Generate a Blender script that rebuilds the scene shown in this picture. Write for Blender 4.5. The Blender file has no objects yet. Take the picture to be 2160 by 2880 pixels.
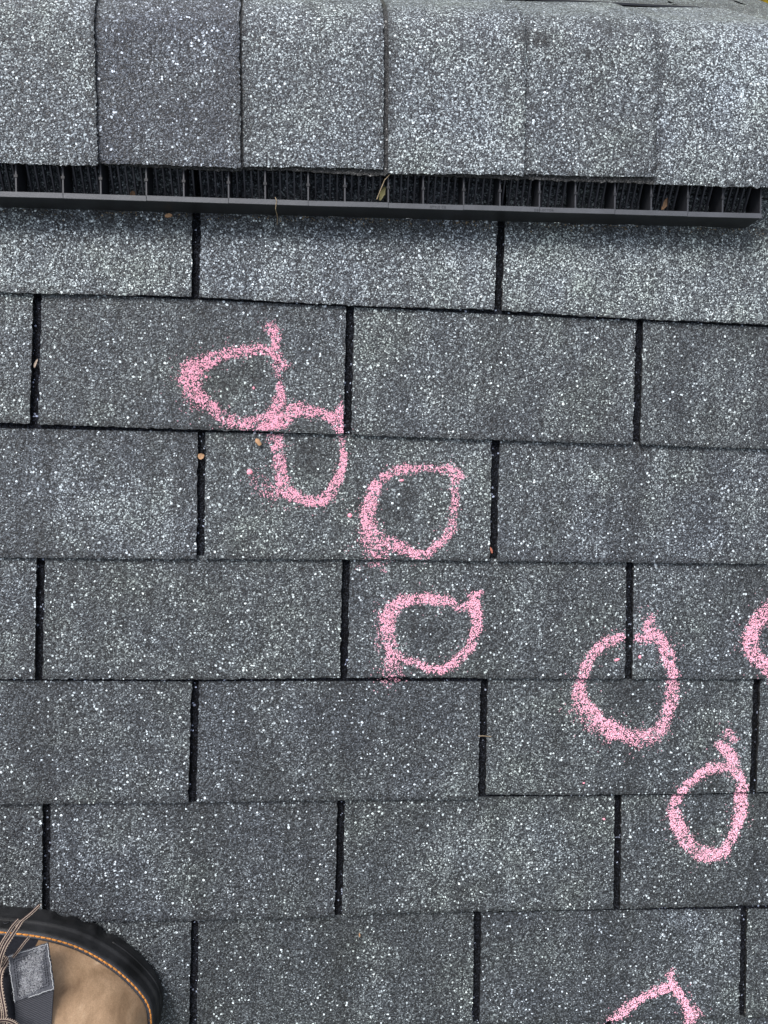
import bpy, math, random
import numpy as np
from mathutils import Matrix, Vector, noise
random.seed(7); rng = np.random.default_rng(7)
ROWS = [[[-184.9,1.4],[-148.5,1.2],[-3.3,4.1],[150.3,1.6],[301.7,2.9],[383.2,0.7],[451.7,-0.3],[589.2,-0.5]],[[-187.0,-123.7],[-155.5,-124.3],[-30.6,-125.5],[76.9,-126.0],[181.8,-127.0],[389.3,-129.0],[456.4,-129.1],[598.3,-130.5]],[[-189.2,-256.8],[4.7,-255.7],[148.3,-254.3],[334.1,-254.1],[606.9,-253.5]],[[-191.2,-379.8],[-0.1,-380.3],[212.9,-378.1],[377.7,-379.7],[615.7,-380.2]],[[-193.4,-510.0],[-5.0,-511.2],[131.0,-510.8],[297.9,-511.6],[307.4,-506.6],[383.4,-508.0],[527.2,-508.8],[624.6,-507.2]],[[-195.5,-636.5],[-4.6,-639.5],[133.3,-640.2],[221.3,-637.8],[445.3,-639.0],[633.8,-639.0]],[[-197.5,-760.1],[135.5,-767.5],[451.8,-770.3],[643.2,-773.6]]]
SLOTS = [[[[0.7,83.9],[-0.0,6.4]],[[303.1,88.2],[301.9,4.5]]],[[[-151.5,-0.4],[-154.8,-123.5]],[[152.1,1.5],[151.9,-125.2]],[[452.6,-2.9],[453.7,-128.5]]],[[[6.1,-126.2],[6.0,-255.1]],[[305.5,-131.1],[306.7,-252.8]]],[[[-151.4,-258.9],[-153.6,-378.3]],[[153.5,-256.9],[153.0,-378.4]],[[455.6,-257.0],[458.9,-378.5]]],[[[0.8,-382.1],[-1.2,-508.7]],[[302.7,-382.3],[303.4,-507.0]],[[605.5,-382.5],[606.9,-505.0]]],[[[-148.9,-512.2],[-149.7,-634.6]],[[153.5,-512.8],[152.6,-639.0]],[[455.9,-511.1],[459.0,-639.2]]],[[[1.5,-640.7],[0.4,-756.3]],[[304.8,-643.2],[306.4,-766.5]],[[608.4,-643.1],[612.4,-772.4]]]]
CHALK = [[[[73.1,-23.7,6.0,0.8],[78.3,-27.2,4.7,1],[78.1,-34.8,4.0,1],[78.7,-42.4,3.7,0.8],[79.2,-49.9,5.3,0.8],[82.5,-58.7,6.6,0.8],[82.6,-67.6,3.3,0.5],[83.4,-79.0,3.7,0.8],[84.4,-90.5,5.1,0.9],[80.5,-102.1,6.4,0.9],[75.5,-113.8,9.3,1],[64.1,-118.6,8.6,0.9],[51.3,-119.6,7.3,0.8],[41.1,-119.2,7.3,0.7],[29.7,-113.8,6.6,0.6],[19.5,-106.4,6.0,0.9],[10.6,-99.0,6.0,1],[1.8,-91.7,7.3,0.9],[-3.3,-84.3,9.3,0.9],[-7.7,-76.8,10.0,0.9],[-3.4,-67.9,10.6,1],[6.6,-60.6,8.6,1],[16.6,-54.6,6.6,0.9],[24.2,-51.8,5.6,0.8],[36.7,-49.1,5.6,0.9],[49.3,-46.9,5.3,0.9],[62.0,-44.8,5.1,0.9],[78.5,-46.2,4.0,0.8]],[[79.9,-52.5,2.7,0.5],[90.2,-59.7,3.3,0.5]],[[-8.3,-81.9,8.0,0.4],[0.5,-98.1,9.3,0.35]]],[[[76.9,-118.9,6.0,1],[87.1,-114.8,6.0,1],[93.4,-105.6,6.0,0.8],[101.0,-102.2,6.0,0.9],[115.2,-104.3,5.1,0.8],[125.6,-106.6,4.7,0.8],[134.7,-110.2,5.1,0.7],[140.7,-115.9,5.3,0.9],[144.6,-119.6,6.0,1]],[[145.5,-96.4,3.3,0.5],[144.4,-105.4,5.3,0.9],[144.0,-118.4,5.6,1],[147.4,-128.6,2.9,0.5],[146.3,-139.1,2.4,0.4],[149.2,-149.4,2.9,0.9],[147.5,-162.5,3.5,0.9],[142.4,-173.1,4.3,0.9],[136.2,-186.3,5.3,0.9],[128.5,-193.7,4.8,1],[118.1,-195.9,4.8,1],[105.0,-192.8,4.8,0.9],[94.5,-188.5,6.6,1],[86.7,-180.8,6.6,1],[86.5,-167.8,5.1,1],[84.4,-157.4,5.3,0.8],[82.3,-145.8,5.6,0.7],[80.9,-135.5,6.6,0.7],[77.0,-129.2,6.6,0.4]],[[60.8,-174.8,6.6,0.15],[71.2,-183.7,8.0,0.3],[80.3,-187.4,6.6,0.45]]],[[[271.5,-166.7,3.1,0.9],[264.0,-162.6,5.5,0.9],[255.2,-159.7,4.9,0.8],[244.1,-160.0,2.7,0.8],[231.7,-158.4,3.2,0.8],[219.5,-160.5,3.9,0.9],[207.3,-161.4,4.4,0.9],[195.2,-165.9,4.9,0.9],[185.5,-172.2,4.3,0.8],[181.5,-179.6,5.5,1],[178.7,-190.6,6.8,0.9],[175.2,-200.5,7.4,0.8],[173.6,-210.3,8.0,0.9],[174.5,-220.1,8.0,1],[179.6,-229.8,8.6,0.8],[190.8,-235.8,7.4,0.7],[203.2,-238.7,6.1,0.8],[214.4,-242.9,5.2,0.8],[224.4,-248.4,4.4,1],[238.1,-248.2,3.9,1],[246.5,-238.7,4.4,0.9],[254.9,-229.9,4.4,0.9],[262.1,-221.1,4.4,0.8],[263.0,-210.0,4.3,0.6],[264.5,-198.8,3.9,0.7],[265.4,-189.0,3.7,0.8],[263.8,-177.9,4.3,0.6],[264.8,-168.1,4.9,0.8]],[[172.2,-227.5,7.4,0.5],[181.1,-240.9,12.3,0.6],[189.9,-249.4,7.4,0.5]],[[179.1,-260.1,2.5,0.5],[188.9,-258.7,2.2,0.4],[194.0,-265.5,2.7,0.5]]],[[[296.4,-287.6,1.8,0.7],[287.1,-293.4,5.5,1],[288.8,-303.4,6.1,1],[291.7,-314.8,6.1,1],[292.7,-325.0,4.3,0.9],[288.6,-335.2,3.9,0.9],[287.0,-344.1,4.3,0.9],[280.3,-351.8,4.3,0.8],[271.7,-360.7,5.2,0.8],[263.1,-367.1,4.3,0.8],[253.1,-370.3,4.7,0.8],[241.7,-368.4,4.4,0.8],[231.5,-363.3,3.4,0.7],[220.1,-360.2,3.4,0.6],[209.9,-355.1,3.2,0.6],[202.3,-349.4,5.2,1],[200.8,-338.0,6.1,0.8],[197.4,-326.7,6.8,1],[197.7,-315.4,8.0,1],[202.4,-306.6,7.4,1],[210.9,-299.0,6.1,1],[223.3,-295.8,5.2,0.9],[235.7,-295.0,5.5,0.9],[248.3,-295.6,5.5,0.8],[259.6,-296.7,4.7,0.8],[267.2,-299.8,3.1,0.7],[269.9,-306.1,3.1,0.6],[278.7,-303.5,4.3,0.6],[286.1,-299.7,4.9,0.9]],[[202.3,-349.4,5.5,1],[203.2,-359.5,5.5,0.9],[202.8,-367.2,9.2,0.5],[204.2,-376.1,9.8,0.5]],[[191.5,-314.2,4.9,0.4],[189.8,-346.9,4.9,0.25]],[[195.6,-381.8,3.7,0.25],[204.5,-387.5,3.7,0.2]]],[[[480.0,-314.9,6.0,0.5],[478.3,-321.9,6.6,0.8],[484.4,-330.3,6.0,1],[493.5,-338.7,6.6,0.9],[499.9,-351.3,6.9,0.9],[503.5,-364.0,6.0,0.9],[509.4,-378.2,6.4,0.9],[510.8,-389.6,6.9,0.9],[509.4,-402.4,7.3,0.8],[506.5,-415.2,6.6,0.9],[504.3,-426.7,6.4,0.8],[497.7,-438.1,8.0,0.8],[485.1,-445.2,8.0,0.7],[472.3,-448.0,9.3,0.6],[457.5,-440.7,8.0,0.8],[444.5,-437.8,10.0,1],[434.1,-429.2,8.6,0.9],[423.7,-420.6,7.3,1],[413.3,-410.6,8.0,0.9],[405.6,-397.9,7.7,0.8],[407.2,-386.6,6.4,0.9],[408.8,-375.4,6.0,0.9],[411.8,-364.1,5.6,0.9],[416.9,-354.3,5.3,0.8],[424.3,-345.9,5.6,0.9],[435.3,-339.6,6.0,0.8],[449.1,-334.6,4.7,0.9],[460.5,-335.3,5.1,0.8],[474.9,-337.3,4.7,0.9],[486.1,-334.5,5.3,0.9]],[[404.8,-410.6,8.0,0.3],[422.7,-429.1,9.3,0.3],[442.0,-444.9,6.6,0.4]]],[[[616.7,-299.9,8.0,0.8],[608.5,-308.4,8.0,0.8],[597.6,-318.4,9.3,0.8],[593.4,-332.6,8.6,1],[593.7,-346.8,8.0,0.9],[600.2,-356.8,8.0,0.9],[611.0,-365.3,8.0,0.8],[625.2,-378.2,8.0,0.9],[641.6,-381.1,7.3,0.9],[655.6,-369.6,6.6,0.9],[658.5,-349.5,6.6,0.9],[652.4,-326.6,6.6,0.9],[639.4,-309.6,6.6,0.9],[619.5,-298.5,6.6,0.9]]],[[[575.1,-441.5,4.7,0.5],[582.1,-448.8,3.3,0.5]],[[567.2,-455.9,5.1,0.9],[576.4,-461.8,6.0,1],[582.2,-472.1,6.0,0.9],[585.0,-480.9,5.3,0.9],[591.7,-492.6,4.8,0.9],[594.8,-505.9,5.3,0.8],[596.3,-517.7,6.6,0.8],[596.5,-532.4,6.6,0.9],[593.6,-544.2,6.0,0.9],[590.6,-554.5,4.8,0.9],[584.7,-566.3,4.5,0.9],[578.0,-578.0,6.0,1],[561.8,-580.7,8.0,0.95],[548.2,-576.0,7.7,0.9],[535.7,-563.9,7.3,0.9],[527.6,-551.9,7.3,0.9],[522.5,-540.1,6.0,0.9],[519.6,-528.3,6.6,0.7],[522.6,-516.6,4.8,0.8],[526.3,-505.0,5.1,0.8],[533.1,-496.3,4.3,0.7],[544.3,-488.4,4.3,0.8],[557.0,-480.6,5.6,0.8],[570.2,-480.0,4.5,0.7],[581.8,-477.9,4.7,0.9]]],[[[527.0,-712.3,1.6,0.5],[526.6,-724.5,3.3,1],[530.8,-732.3,4.7,1],[539.0,-744.8,5.1,1],[545.7,-755.8,5.6,0.9],[550.9,-768.3,6.4,0.9],[553.2,-780.7,6.6,0.9],[551.4,-800.7,6.0,0.9],[540.5,-820.4,6.0,0.9],[516.9,-828.7,6.0,0.9],[486.6,-824.2,6.0,0.9],[463.4,-807.8,6.0,0.9],[455.1,-789.0,6.0,0.9],[460.1,-770.8,6.0,1],[474.3,-759.2,6.0,0.8],[485.6,-749.7,5.6,0.9],[497.2,-743.2,4.0,0.8],[510.2,-737.6,6.0,0.8],[526.4,-733.6,5.3,1]],[[548.3,-749.7,4.0,0.3],[559.9,-767.1,5.3,0.5]],[[521.0,-718.2,1.6,0.6],[525.0,-722.9,1.6,0.6]]]]
B_SOLE = [[-192.5,-616.7],[-171.5,-619.2],[-150.3,-622.4],[-133.3,-626.9],[-118.4,-630.8],[-101.2,-638.3],[-91.6,-643.8],[-75.4,-654.8],[-60.2,-667.6],[-45.0,-683.4],[-35.1,-699.1],[-31.3,-715.9],[-30.2,-727.9],[-31.8,-739.7],[-34.0,-748.9]]
DIV = [-156.8,-114.8,-80.8,-39.3,-5.0,36.5,70.7,111.2,146.0,187.6,221.3,260.7,296.3,335.4,371.2,410.9,447.7,485.2,521.1]
SP = {"leafbit_slot":[6.0,-152.1],"leafbit":[62.6,-136.5],"crumb1":[54.1,-166.7],"crumb2":[208.4,-172.1],"crumb3":[444.7,-359.0],"crumb4":[470.1,-355.9],"crumb5":[57.5,-83.0],"crumb6":[156.2,-208.9],"crumb7":[10.8,-73.6],"crumb8":[465.3,-117.0],"redbit":[304.4,-242.9],"pinkbit":[-22.7,-377.7],"tan":[176.0,-661.5],"lichen":[156.7,-671.4],"leafvent":[182.3,108.8],"brownleaf":[468.4,114.4],"brown2":[446.9,111.2],"tanleft":[-59.2,98.9],"twig":[304.9,-442.9],"slotleaf":[-153.6,-65.3],"cr9":[414.8,-494.8],"cr10":[440.7,-537.3]}
CAM = {"C":[125.324,-138.736,784.495],"R":[[0.996358,0.024712,0.081604],[-0.017695,0.996171,-0.085618],[-0.083407,0.083862,0.992981]]}
S_TAB = [[-156.0,-619.8,80],[-125.5,-617.8,66],[-113.0,-647.2,88],[-144.7,-651.8,97]]
S_WEB = [[-145.5,-649.7,97],[-113.7,-645.6,88],[-114.7,-700.2,97],[-141.2,-698.2,103]]
S_FUZZ = [[-143.7,-620.2,86],[-133.0,-613.2,86],[-130.1,-611.2,86],[-123.4,-611.9,86],[-124.0,-624.0,86],[-121.7,-631.4,86],[-119.4,-642.1,86],[-125.7,-645.0,86],[-133.5,-646.3,86],[-139.2,-647.7,86],[-139.6,-638.2,86],[-140.4,-629.8,86],[-144.7,-624.4,86]]
L_A = [[-131.3,-577.2,70],[-138.3,-583.3,73],[-146.0,-589.0,76],[-149.4,-592.1,80],[-151.9,-595.9,86],[-155.2,-601.4,90],[-157.8,-608.3,92],[-160.7,-617.9,90],[-165.7,-634.5,84]]
L_B = [[-138.7,-603.8,78],[-142.7,-608.5,79],[-147.8,-615.3,80],[-152.7,-621.5,80]]
L_C = [[-155.1,-620.9,80],[-157.0,-624.3,84],[-158.5,-627.3,90],[-157.6,-632.4,96],[-155.0,-638.1,101],[-152.0,-645.4,105],[-149.4,-652.5,108],[-147.9,-664.3,110]]
L_D = [[-158.7,-663.7,114],[-153.1,-657.9,114],[-148.0,-657.6,113],[-142.8,-659.8,112],[-138.6,-663.9,111],[-135.4,-671.0,110],[-134.6,-680.3,110]]
L_E = [[-161.7,-631.6,94],[-159.0,-638.4,99],[-156.2,-645.8,103],[-153.7,-653.9,106],[-151.9,-665.7,108]]
WEAR = [[55.7,-68.4,14,12,0.8],[31.6,-79.7,10,10,0.4],[113.5,-151.7,13,17,0.9],[196.3,-207.4,18,13,0.45],[216.5,-189.8,10,10,0.4],[236.7,-328.0,18,14,0.45],[464.0,-396.7,20,14,0.3],[556.7,-495.3,13,10,0.8],[546.2,-549.1,12,12,0.3],[536.9,-652.4,14,10,-0.8],[562.4,-677.7,16,20,-0.4],[329.5,-557.0,60,30,-0.45],[-120.8,-196.3,60,38,-0.4],[-44.8,-212.7,40,30,-0.35],[265.5,-572.1,30,20,-0.3],[547.6,-63.6,40,30,-0.4],[39.3,-168.1,8,12,-0.4],[-88.4,-557.3,45,25,-0.3],[558.5,-420.3,18,8,-0.3],[400.8,-201.2,60,20,0.25],[505.8,-275.6,26,18,-0.35]]
CWEAR_GLARE = [[318.6,256.0,14,10,0.9],[329.1,251.9,9,6,0.8],[369.3,240.7,6,5,0.9],[493.4,258.5,8,6,0.7],[515.7,246.2,7,6,0.5],[459.9,222.9,7,7,0.5],[490.0,198.3,50,50,-0.35],[530.9,233.9,40,40,-0.5],[404.4,271.4,30,10,0.5],[20.9,170.5,50,30,0.2],[92.2,196.9,20,30,0.25]]  # dark smudges; the wide pale entries paint glare onto the right-hand caps
VISROW = 7
PITCH = math.radians(28.0)
TILT = Matrix.Rotation(PITCH, 4, 'X')          # roof-slope frame (x along, y up the slope, z off it) -> world
S = 0.001                                       # everything below is written in millimetres
sc = bpy.context.scene
# ------------------------------------------------------------------ camera
cd = bpy.data.cameras.new("camera"); cam = bpy.data.objects.new("camera", cd); sc.collection.objects.link(cam)
cd.sensor_fit = 'VERTICAL'; cd.sensor_height = 36.0; cd.lens = 36.0 * 2160 / 2880; cd.clip_start = 0.02; cd.clip_end = 1500
Rm = Matrix(CAM["R"]).transposed().to_4x4()
cam.matrix_world = TILT @ (Matrix.Translation(Vector(CAM["C"]) * S) @ Rm)
sc.camera = cam
# ------------------------------------------------------------------ sky, sun, exposure
SUN_EL, SUN_AZ = math.radians(62), math.radians(-55)      # azimuth from +Y (beyond the ridge) towards +X
w = bpy.data.worlds.new("World"); sc.world = w; w.use_nodes = True
nt = w.node_tree; bg = nt.nodes["Background"]
sky = nt.nodes.new("ShaderNodeTexSky"); sky.sky_type = 'NISHITA'; sky.sun_disc = False
sky.sun_elevation = SUN_EL; sky.sun_rotation = SUN_AZ; sky.air_density = 1.2; sky.dust_density = 4.0; sky.ozone_density = 1.0
hs = nt.nodes.new("ShaderNodeHueSaturation"); hs.inputs["Saturation"].default_value = 0.42      # thin cloud: a paler sky
nt.links.new(sky.outputs[0], hs.inputs["Color"]); nt.links.new(hs.outputs[0], bg.inputs[0]); bg.inputs[1].default_value = 0.13
sd = bpy.data.lights.new("sun", 'SUN'); sd.energy = 2.0; sd.angle = math.radians(22); sd.color = (1.0, 0.97, 0.93)
sun = bpy.data.objects.new("sun", sd); sc.collection.objects.link(sun)
dirv = Vector((math.sin(SUN_AZ) * math.cos(SUN_EL), math.cos(SUN_AZ) * math.cos(SUN_EL), math.sin(SUN_EL)))
sun.rotation_euler = dirv.to_track_quat('Z', 'Y').to_euler(); sun.location = (0, 0, 5)
sc.view_settings.view_transform = 'Standard'; sc.view_settings.look = 'None'; sc.view_settings.gamma = 1
sc.view_settings.exposure = 0.75
# ------------------------------------------------------------------ materials
def newmat(name):
    m = bpy.data.materials.new(name); m.use_nodes = True
    return m, m.node_tree, m.node_tree.nodes["Principled BSDF"]
def N(t, kind, **kw):
    n = t.nodes.new(kind)
    for k, v in kw.items(): setattr(n, k, v)
    return n
def ramp(t, stops, interp='LINEAR'):
    r = N(t, "ShaderNodeValToRGB"); r.color_ramp.interpolation = interp
    el = r.color_ramp.elements
    while len(el) < len(stops): el.new(0.5)
    for e, (p, c) in zip(el, stops):
        e.position = p; e.color = (c[0], c[1], c[2], 1) if not isinstance(c, float) else (c, c, c, 1)
    return r
def mth(t, op, a, b=None, c=None, clamp=False):
    n = N(t, "ShaderNodeMath", operation=op); n.use_clamp = clamp
    for i, x in enumerate((a, b, c)):
        if x is None: continue
        if isinstance(x, (int, float)): n.inputs[i].default_value = x
        else: t.links.new(x, n.inputs[i])
    return n.outputs[0]
def simple(name, col, rough=0.6, var=0.15, scale=60, bump=0.0, bscale=400, spec=0.4, metallic=0):
    m, t, b = newmat(name)
    tc = N(t, "ShaderNodeTexCoord"); n = N(t, "ShaderNodeTexNoise"); n.inputs["Scale"].default_value = scale
    n.inputs["Detail"].default_value = 5; t.links.new(tc.outputs["Object"], n.inputs["Vector"])
    r = ramp(t, [(0.3, tuple(c * (1 - var) for c in col)), (0.7, tuple(min(1, c * (1 + var)) for c in col))])
    t.links.new(n.outputs["Fac"], r.inputs[0]); t.links.new(r.outputs[0], b.inputs["Base Color"])
    b.inputs["Roughness"].default_value = rough; b.inputs["Specular IOR Level"].default_value = spec; b.inputs["Metallic"].default_value = metallic
    if bump:
        n2 = N(t, "ShaderNodeTexNoise"); n2.inputs["Scale"].default_value = bscale; n2.inputs["Detail"].default_value = 3
        t.links.new(tc.outputs["Object"], n2.inputs["Vector"])
        bp = N(t, "ShaderNodeBump"); bp.inputs["Strength"].default_value = bump; bp.inputs["Distance"].default_value = 0.001
        t.links.new(n2.outputs["Fac"], bp.inputs["Height"]); t.links.new(bp.outputs[0], b.inputs["Normal"])
    return m
def granules(name, bright=1.0, white=0.0, cell=840.0, tint=(0.95, 1.015, 1.03), spec=0.5, rough=0.55):
    """ceramic roofing granules: one Voronoi cell per grain, its shade picked at random; object colour R = share of pale grains, G = overall tone"""
    m, t, b = newmat(name)
    tc = N(t, "ShaderNodeTexCoord"); oi = N(t, "ShaderNodeObjectInfo")
    off = N(t, "ShaderNodeVectorMath", operation='SCALE'); off.inputs[0].default_value = (3.1, 1.7, 2.3); t.links.new(oi.outputs["Random"], off.inputs["Scale"])
    add = N(t, "ShaderNodeVectorMath", operation='ADD'); t.links.new(tc.outputs["Object"], add.inputs[0]); t.links.new(off.outputs[0], add.inputs[1])
    # jitter so that cells are irregular
    nz = N(t, "ShaderNodeTexNoise"); nz.inputs["Scale"].default_value = 300; nz.inputs["Detail"].default_value = 1
    t.links.new(add.outputs[0], nz.inputs["Vector"])
    ns = N(t, "ShaderNodeVectorMath", operation='SCALE'); t.links.new(nz.outputs["Color"], ns.inputs[0]); ns.inputs["Scale"].default_value = 0.0022
    vec = N(t, "ShaderNodeVectorMath", operation='ADD'); t.links.new(add.outputs[0], vec.inputs[0]); t.links.new(ns.outputs[0], vec.inputs[1])
    v1 = N(t, "ShaderNodeTexVoronoi"); v1.inputs["Scale"].default_value = cell; t.links.new(vec.outputs[0], v1.inputs["Vector"])
    v2 = N(t, "ShaderNodeTexVoronoi"); v2.inputs["Scale"].default_value = cell * 0.50; t.links.new(vec.outputs[0], v2.inputs["Vector"])
    s1 = N(t, "ShaderNodeSeparateColor"); t.links.new(v1.outputs["Color"], s1.inputs[0])
    s2 = N(t, "ShaderNodeSeparateColor"); t.links.new(v2.outputs["Color"], s2.inputs[0])
    oc = N(t, "ShaderNodeSeparateColor"); t.links.new(oi.outputs["Color"], oc.inputs[0])
    # broad patches of more or fewer pale grains
    p1 = N(t, "ShaderNodeTexNoise"); p1.inputs["Scale"].default_value = 8; p1.inputs["Detail"].default_value = 4; p1.inputs["Roughness"].default_value = 0.6
    t.links.new(add.outputs[0], p1.inputs["Vector"])
    p2 = N(t, "ShaderNodeTexNoise"); p2.inputs["Scale"].default_value = 70; p2.inputs["Detail"].default_value = 3
    t.links.new(add.outputs[0], p2.inputs["Vector"])
    patch = mth(t, 'ADD', mth(t, 'MULTIPLY', mth(t, 'SUBTRACT', p1.outputs["Fac"], 0.5), 0.85), mth(t, 'MULTIPLY', mth(t, 'SUBTRACT', p2.outputs["Fac"], 0.5), 0.30))
    wear_glare = N(t, "ShaderNodeAttribute"); wear_glare.attribute_name = "wear_glare"        # granule loss, grime (+), pale scuffs and painted cap glare (-) at their own spots
    share = mth(t, 'SUBTRACT', mth(t, 'ADD', mth(t, 'SUBTRACT', oc.outputs[0], 0.5), mth(t, 'ADD', patch, white)), mth(t, 'MULTIPLY', wear_glare.outputs["Fac"], 0.55))
    wdark = mth(t, 'SUBTRACT', 1.0, mth(t, 'MULTIPLY', wear_glare.outputs["Fac"], 0.36))
    r = mth(t, 'ADD', s1.outputs[0], mth(t, 'MULTIPLY', share, 0.42), clamp=True)
    rp = ramp(t, [(0.0, (0.010, 0.0115, 0.015)), (0.25, (0.025, 0.028, 0.034)), (0.50, (0.075, 0.081, 0.090)), (0.75, (0.160, 0.172, 0.180)), (0.90, (0.29, 0.31, 0.315)), (1.0, (0.58, 0.62, 0.62))])
    t.links.new(r, rp.inputs[0])
    # binder shows dark between grains
    gap = N(t, "ShaderNodeMapRange"); gap.inputs["From Min"].default_value = 0.38; gap.inputs["From Max"].default_value = 0.75; gap.inputs["To Min"].default_value = 1.0; gap.inputs["To Max"].default_value = 0.35
    t.links.new(v1.outputs["Distance"], gap.inputs["Value"])
    # scattered large white grains
    big = mth(t, 'MULTIPLY', mth(t, 'GREATER_THAN', mth(t, 'ADD', s2.outputs[1], mth(t, 'MULTIPLY', share, 0.14)), 0.903), mth(t, 'LESS_THAN', v2.outputs["Distance"], mth(t, 'ADD', 0.25, mth(t, 'MULTIPLY', s2.outputs[2], 0.28))))
    sc1 = N(t, "ShaderNodeVectorMath", operation='SCALE'); t.links.new(rp.outputs[0], sc1.inputs[0])
    t.links.new(mth(t, 'MULTIPLY', mth(t, 'MULTIPLY', gap.outputs[0], wdark), mth(t, 'MULTIPLY', oc.outputs[1], 2.0 * bright)), sc1.inputs["Scale"])
    mx = N(t, "ShaderNodeMix", data_type='RGBA'); t.links.new(big, mx.inputs[0]); t.links.new(sc1.outputs[0], mx.inputs[6])
    wv = N(t, "ShaderNodeVectorMath", operation='SCALE'); wv.inputs[0].default_value = (0.93, 0.97, 0.96); t.links.new(mth(t, 'MULTIPLY', mth(t, 'ADD', 0.32, mth(t, 'MULTIPLY', s2.outputs[0], 0.62)), 0.5 + 0.5 * bright), wv.inputs["Scale"])
    t.links.new(wv.outputs[0], mx.inputs[7])
    tn = N(t, "ShaderNodeVectorMath", operation='MULTIPLY'); t.links.new(mx.outputs[2], tn.inputs[0]); hx = N(t, "ShaderNodeMix", data_type='RGBA'); t.links.new(oc.outputs[2], hx.inputs[0]); hx.inputs[6].default_value = (*tint, 1); hx.inputs[7].default_value = (tint[0] * 0.97, tint[1] * 0.965, tint[2] * 1.09, 1)
    t.links.new(hx.outputs[2], tn.inputs[1])
    # slight warm / green grime
    p3 = N(t, "ShaderNodeTexNoise"); p3.inputs["Scale"].default_value = 16; p3.inputs["Detail"].default_value = 5; t.links.new(add.outputs[0], p3.inputs["Vector"])
    gr = ramp(t, [(0.36, (0.97, 0.98, 1.03)), (0.54, (1, 1, 1)), (0.70, (0.97, 0.985, 0.93)), (0.80, (0.88, 0.89, 0.82))]); t.links.new(p3.outputs["Fac"], gr.inputs[0])
    t2 = N(t, "ShaderNodeVectorMath", operation='MULTIPLY'); t.links.new(tn.outputs[0], t2.inputs[0]); t.links.new(gr.outputs[0], t2.inputs[1])
    t.links.new(t2.outputs[0], b.inputs["Base Color"])
    b.inputs["Roughness"].default_value = rough; b.inputs["Specular IOR Level"].default_value = spec
    bp = N(t, "ShaderNodeBump"); bp.inputs["Strength"].default_value = 0.85; bp.inputs["Distance"].default_value = 0.0009; bp.invert = True
    hh = mth(t, 'ADD', v1.outputs["Distance"], mth(t, 'MULTIPLY', s1.outputs[1], 0.9)); t.links.new(hh, bp.inputs["Height"])
    t.links.new(bp.outputs[0], b.inputs["Normal"])
    return m
M_GR = granules("granules"); M_HEAD = granules("unweathered_granules", bright=0.20, white=-0.12, tint=(0.86, 0.93, 1.16), spec=0.15, rough=0.9)
M_ASPH = granules("asphalt_edge", bright=0.35, white=-0.5, tint=(1.05, 1.0, 0.97))
M_PL = simple("vent_plastic", (0.017, 0.018, 0.022), rough=0.45, var=0.2, scale=40, bump=0.1, spec=0.35)
M_LOU = simple("louvre_plastic", (0.036, 0.038, 0.046), rough=0.55, var=0.2, scale=40, spec=0.4)
M_PLRIM = simple("sky_lit_rim_plastic", (0.064, 0.068, 0.079), rough=0.5, var=0.12, scale=50, bump=0.15, spec=0.5)  # paler than the wall: sky light on the rim put into its colour
M_CHALK = simple("pink_chalk", (0.90, 0.47, 0.60), rough=0.95, var=0.08, scale=900, bump=0.5, bscale=1800, spec=0.1)
M_CHALK_THIN = simple("rubbed_pink_chalk", (0.62, 0.35, 0.42), rough=0.95, var=0.2, scale=900, spec=0.1)
M_CRUMB = simple("chalk_crumb", (0.90, 0.33, 0.42), rough=0.9, var=0.06, scale=600, spec=0.1)
M_RUB = simple("boot_rubber", (0.013, 0.0135, 0.015), rough=0.5, var=0.75, scale=45, bump=0.3, bscale=900, spec=0.25)
M_WELT = simple("rubber_welt", (0.028, 0.031, 0.040), rough=0.55, var=0.2, scale=90, bump=0.2, spec=0.4)
M_BLK = simple("black_fabric", (0.010, 0.011, 0.016), rough=0.9, var=0.3, scale=500, bump=0.4, bscale=1500, spec=0.2)
M_ORG = simple("orange_thread", (0.50, 0.21, 0.05), rough=0.8, var=0.25, scale=300, spec=0.2)
M_CREAM = simple("cream_lace", (0.36, 0.29, 0.235), rough=0.85, var=0.25, scale=1500, bump=0.6, bscale=2500, spec=0.2)
M_BRN = simple("brown_lace", (0.035, 0.022, 0.024), rough=0.9, var=0.2, scale=800, spec=0.2)
M_TAN = simple("dry_leaf", (0.34, 0.20, 0.11), rough=0.7, var=0.3, scale=500)
M_LEAF = simple("olive_leaf", (0.10, 0.09, 0.028), rough=0.6, var=0.3, scale=200)
M_TWIG = simple("twig", (0.22, 0.17, 0.11), rough=0.8, var=0.3, scale=300)
M_FRAY = simple("frayed_thread", (0.30, 0.31, 0.33), rough=0.9, var=0.2, scale=800)
M_WOOD = simple("deck_board", (0.30, 0.22, 0.15), rough=0.8, var=0.2, scale=8)
M_BARK = simple("bark", (0.10, 0.08, 0.06), rough=0.9, var=0.4, scale=14, bump=0.5, bscale=30)
M_YEL = simple("autumn_leaves", (0.62, 0.47, 0.045), rough=0.6, var=0.35, scale=3.0, spec=0.3)
M_GRASS = simple("lawn", (0.10, 0.12, 0.035), rough=0.95, var=0.5, scale=2.5)
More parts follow.
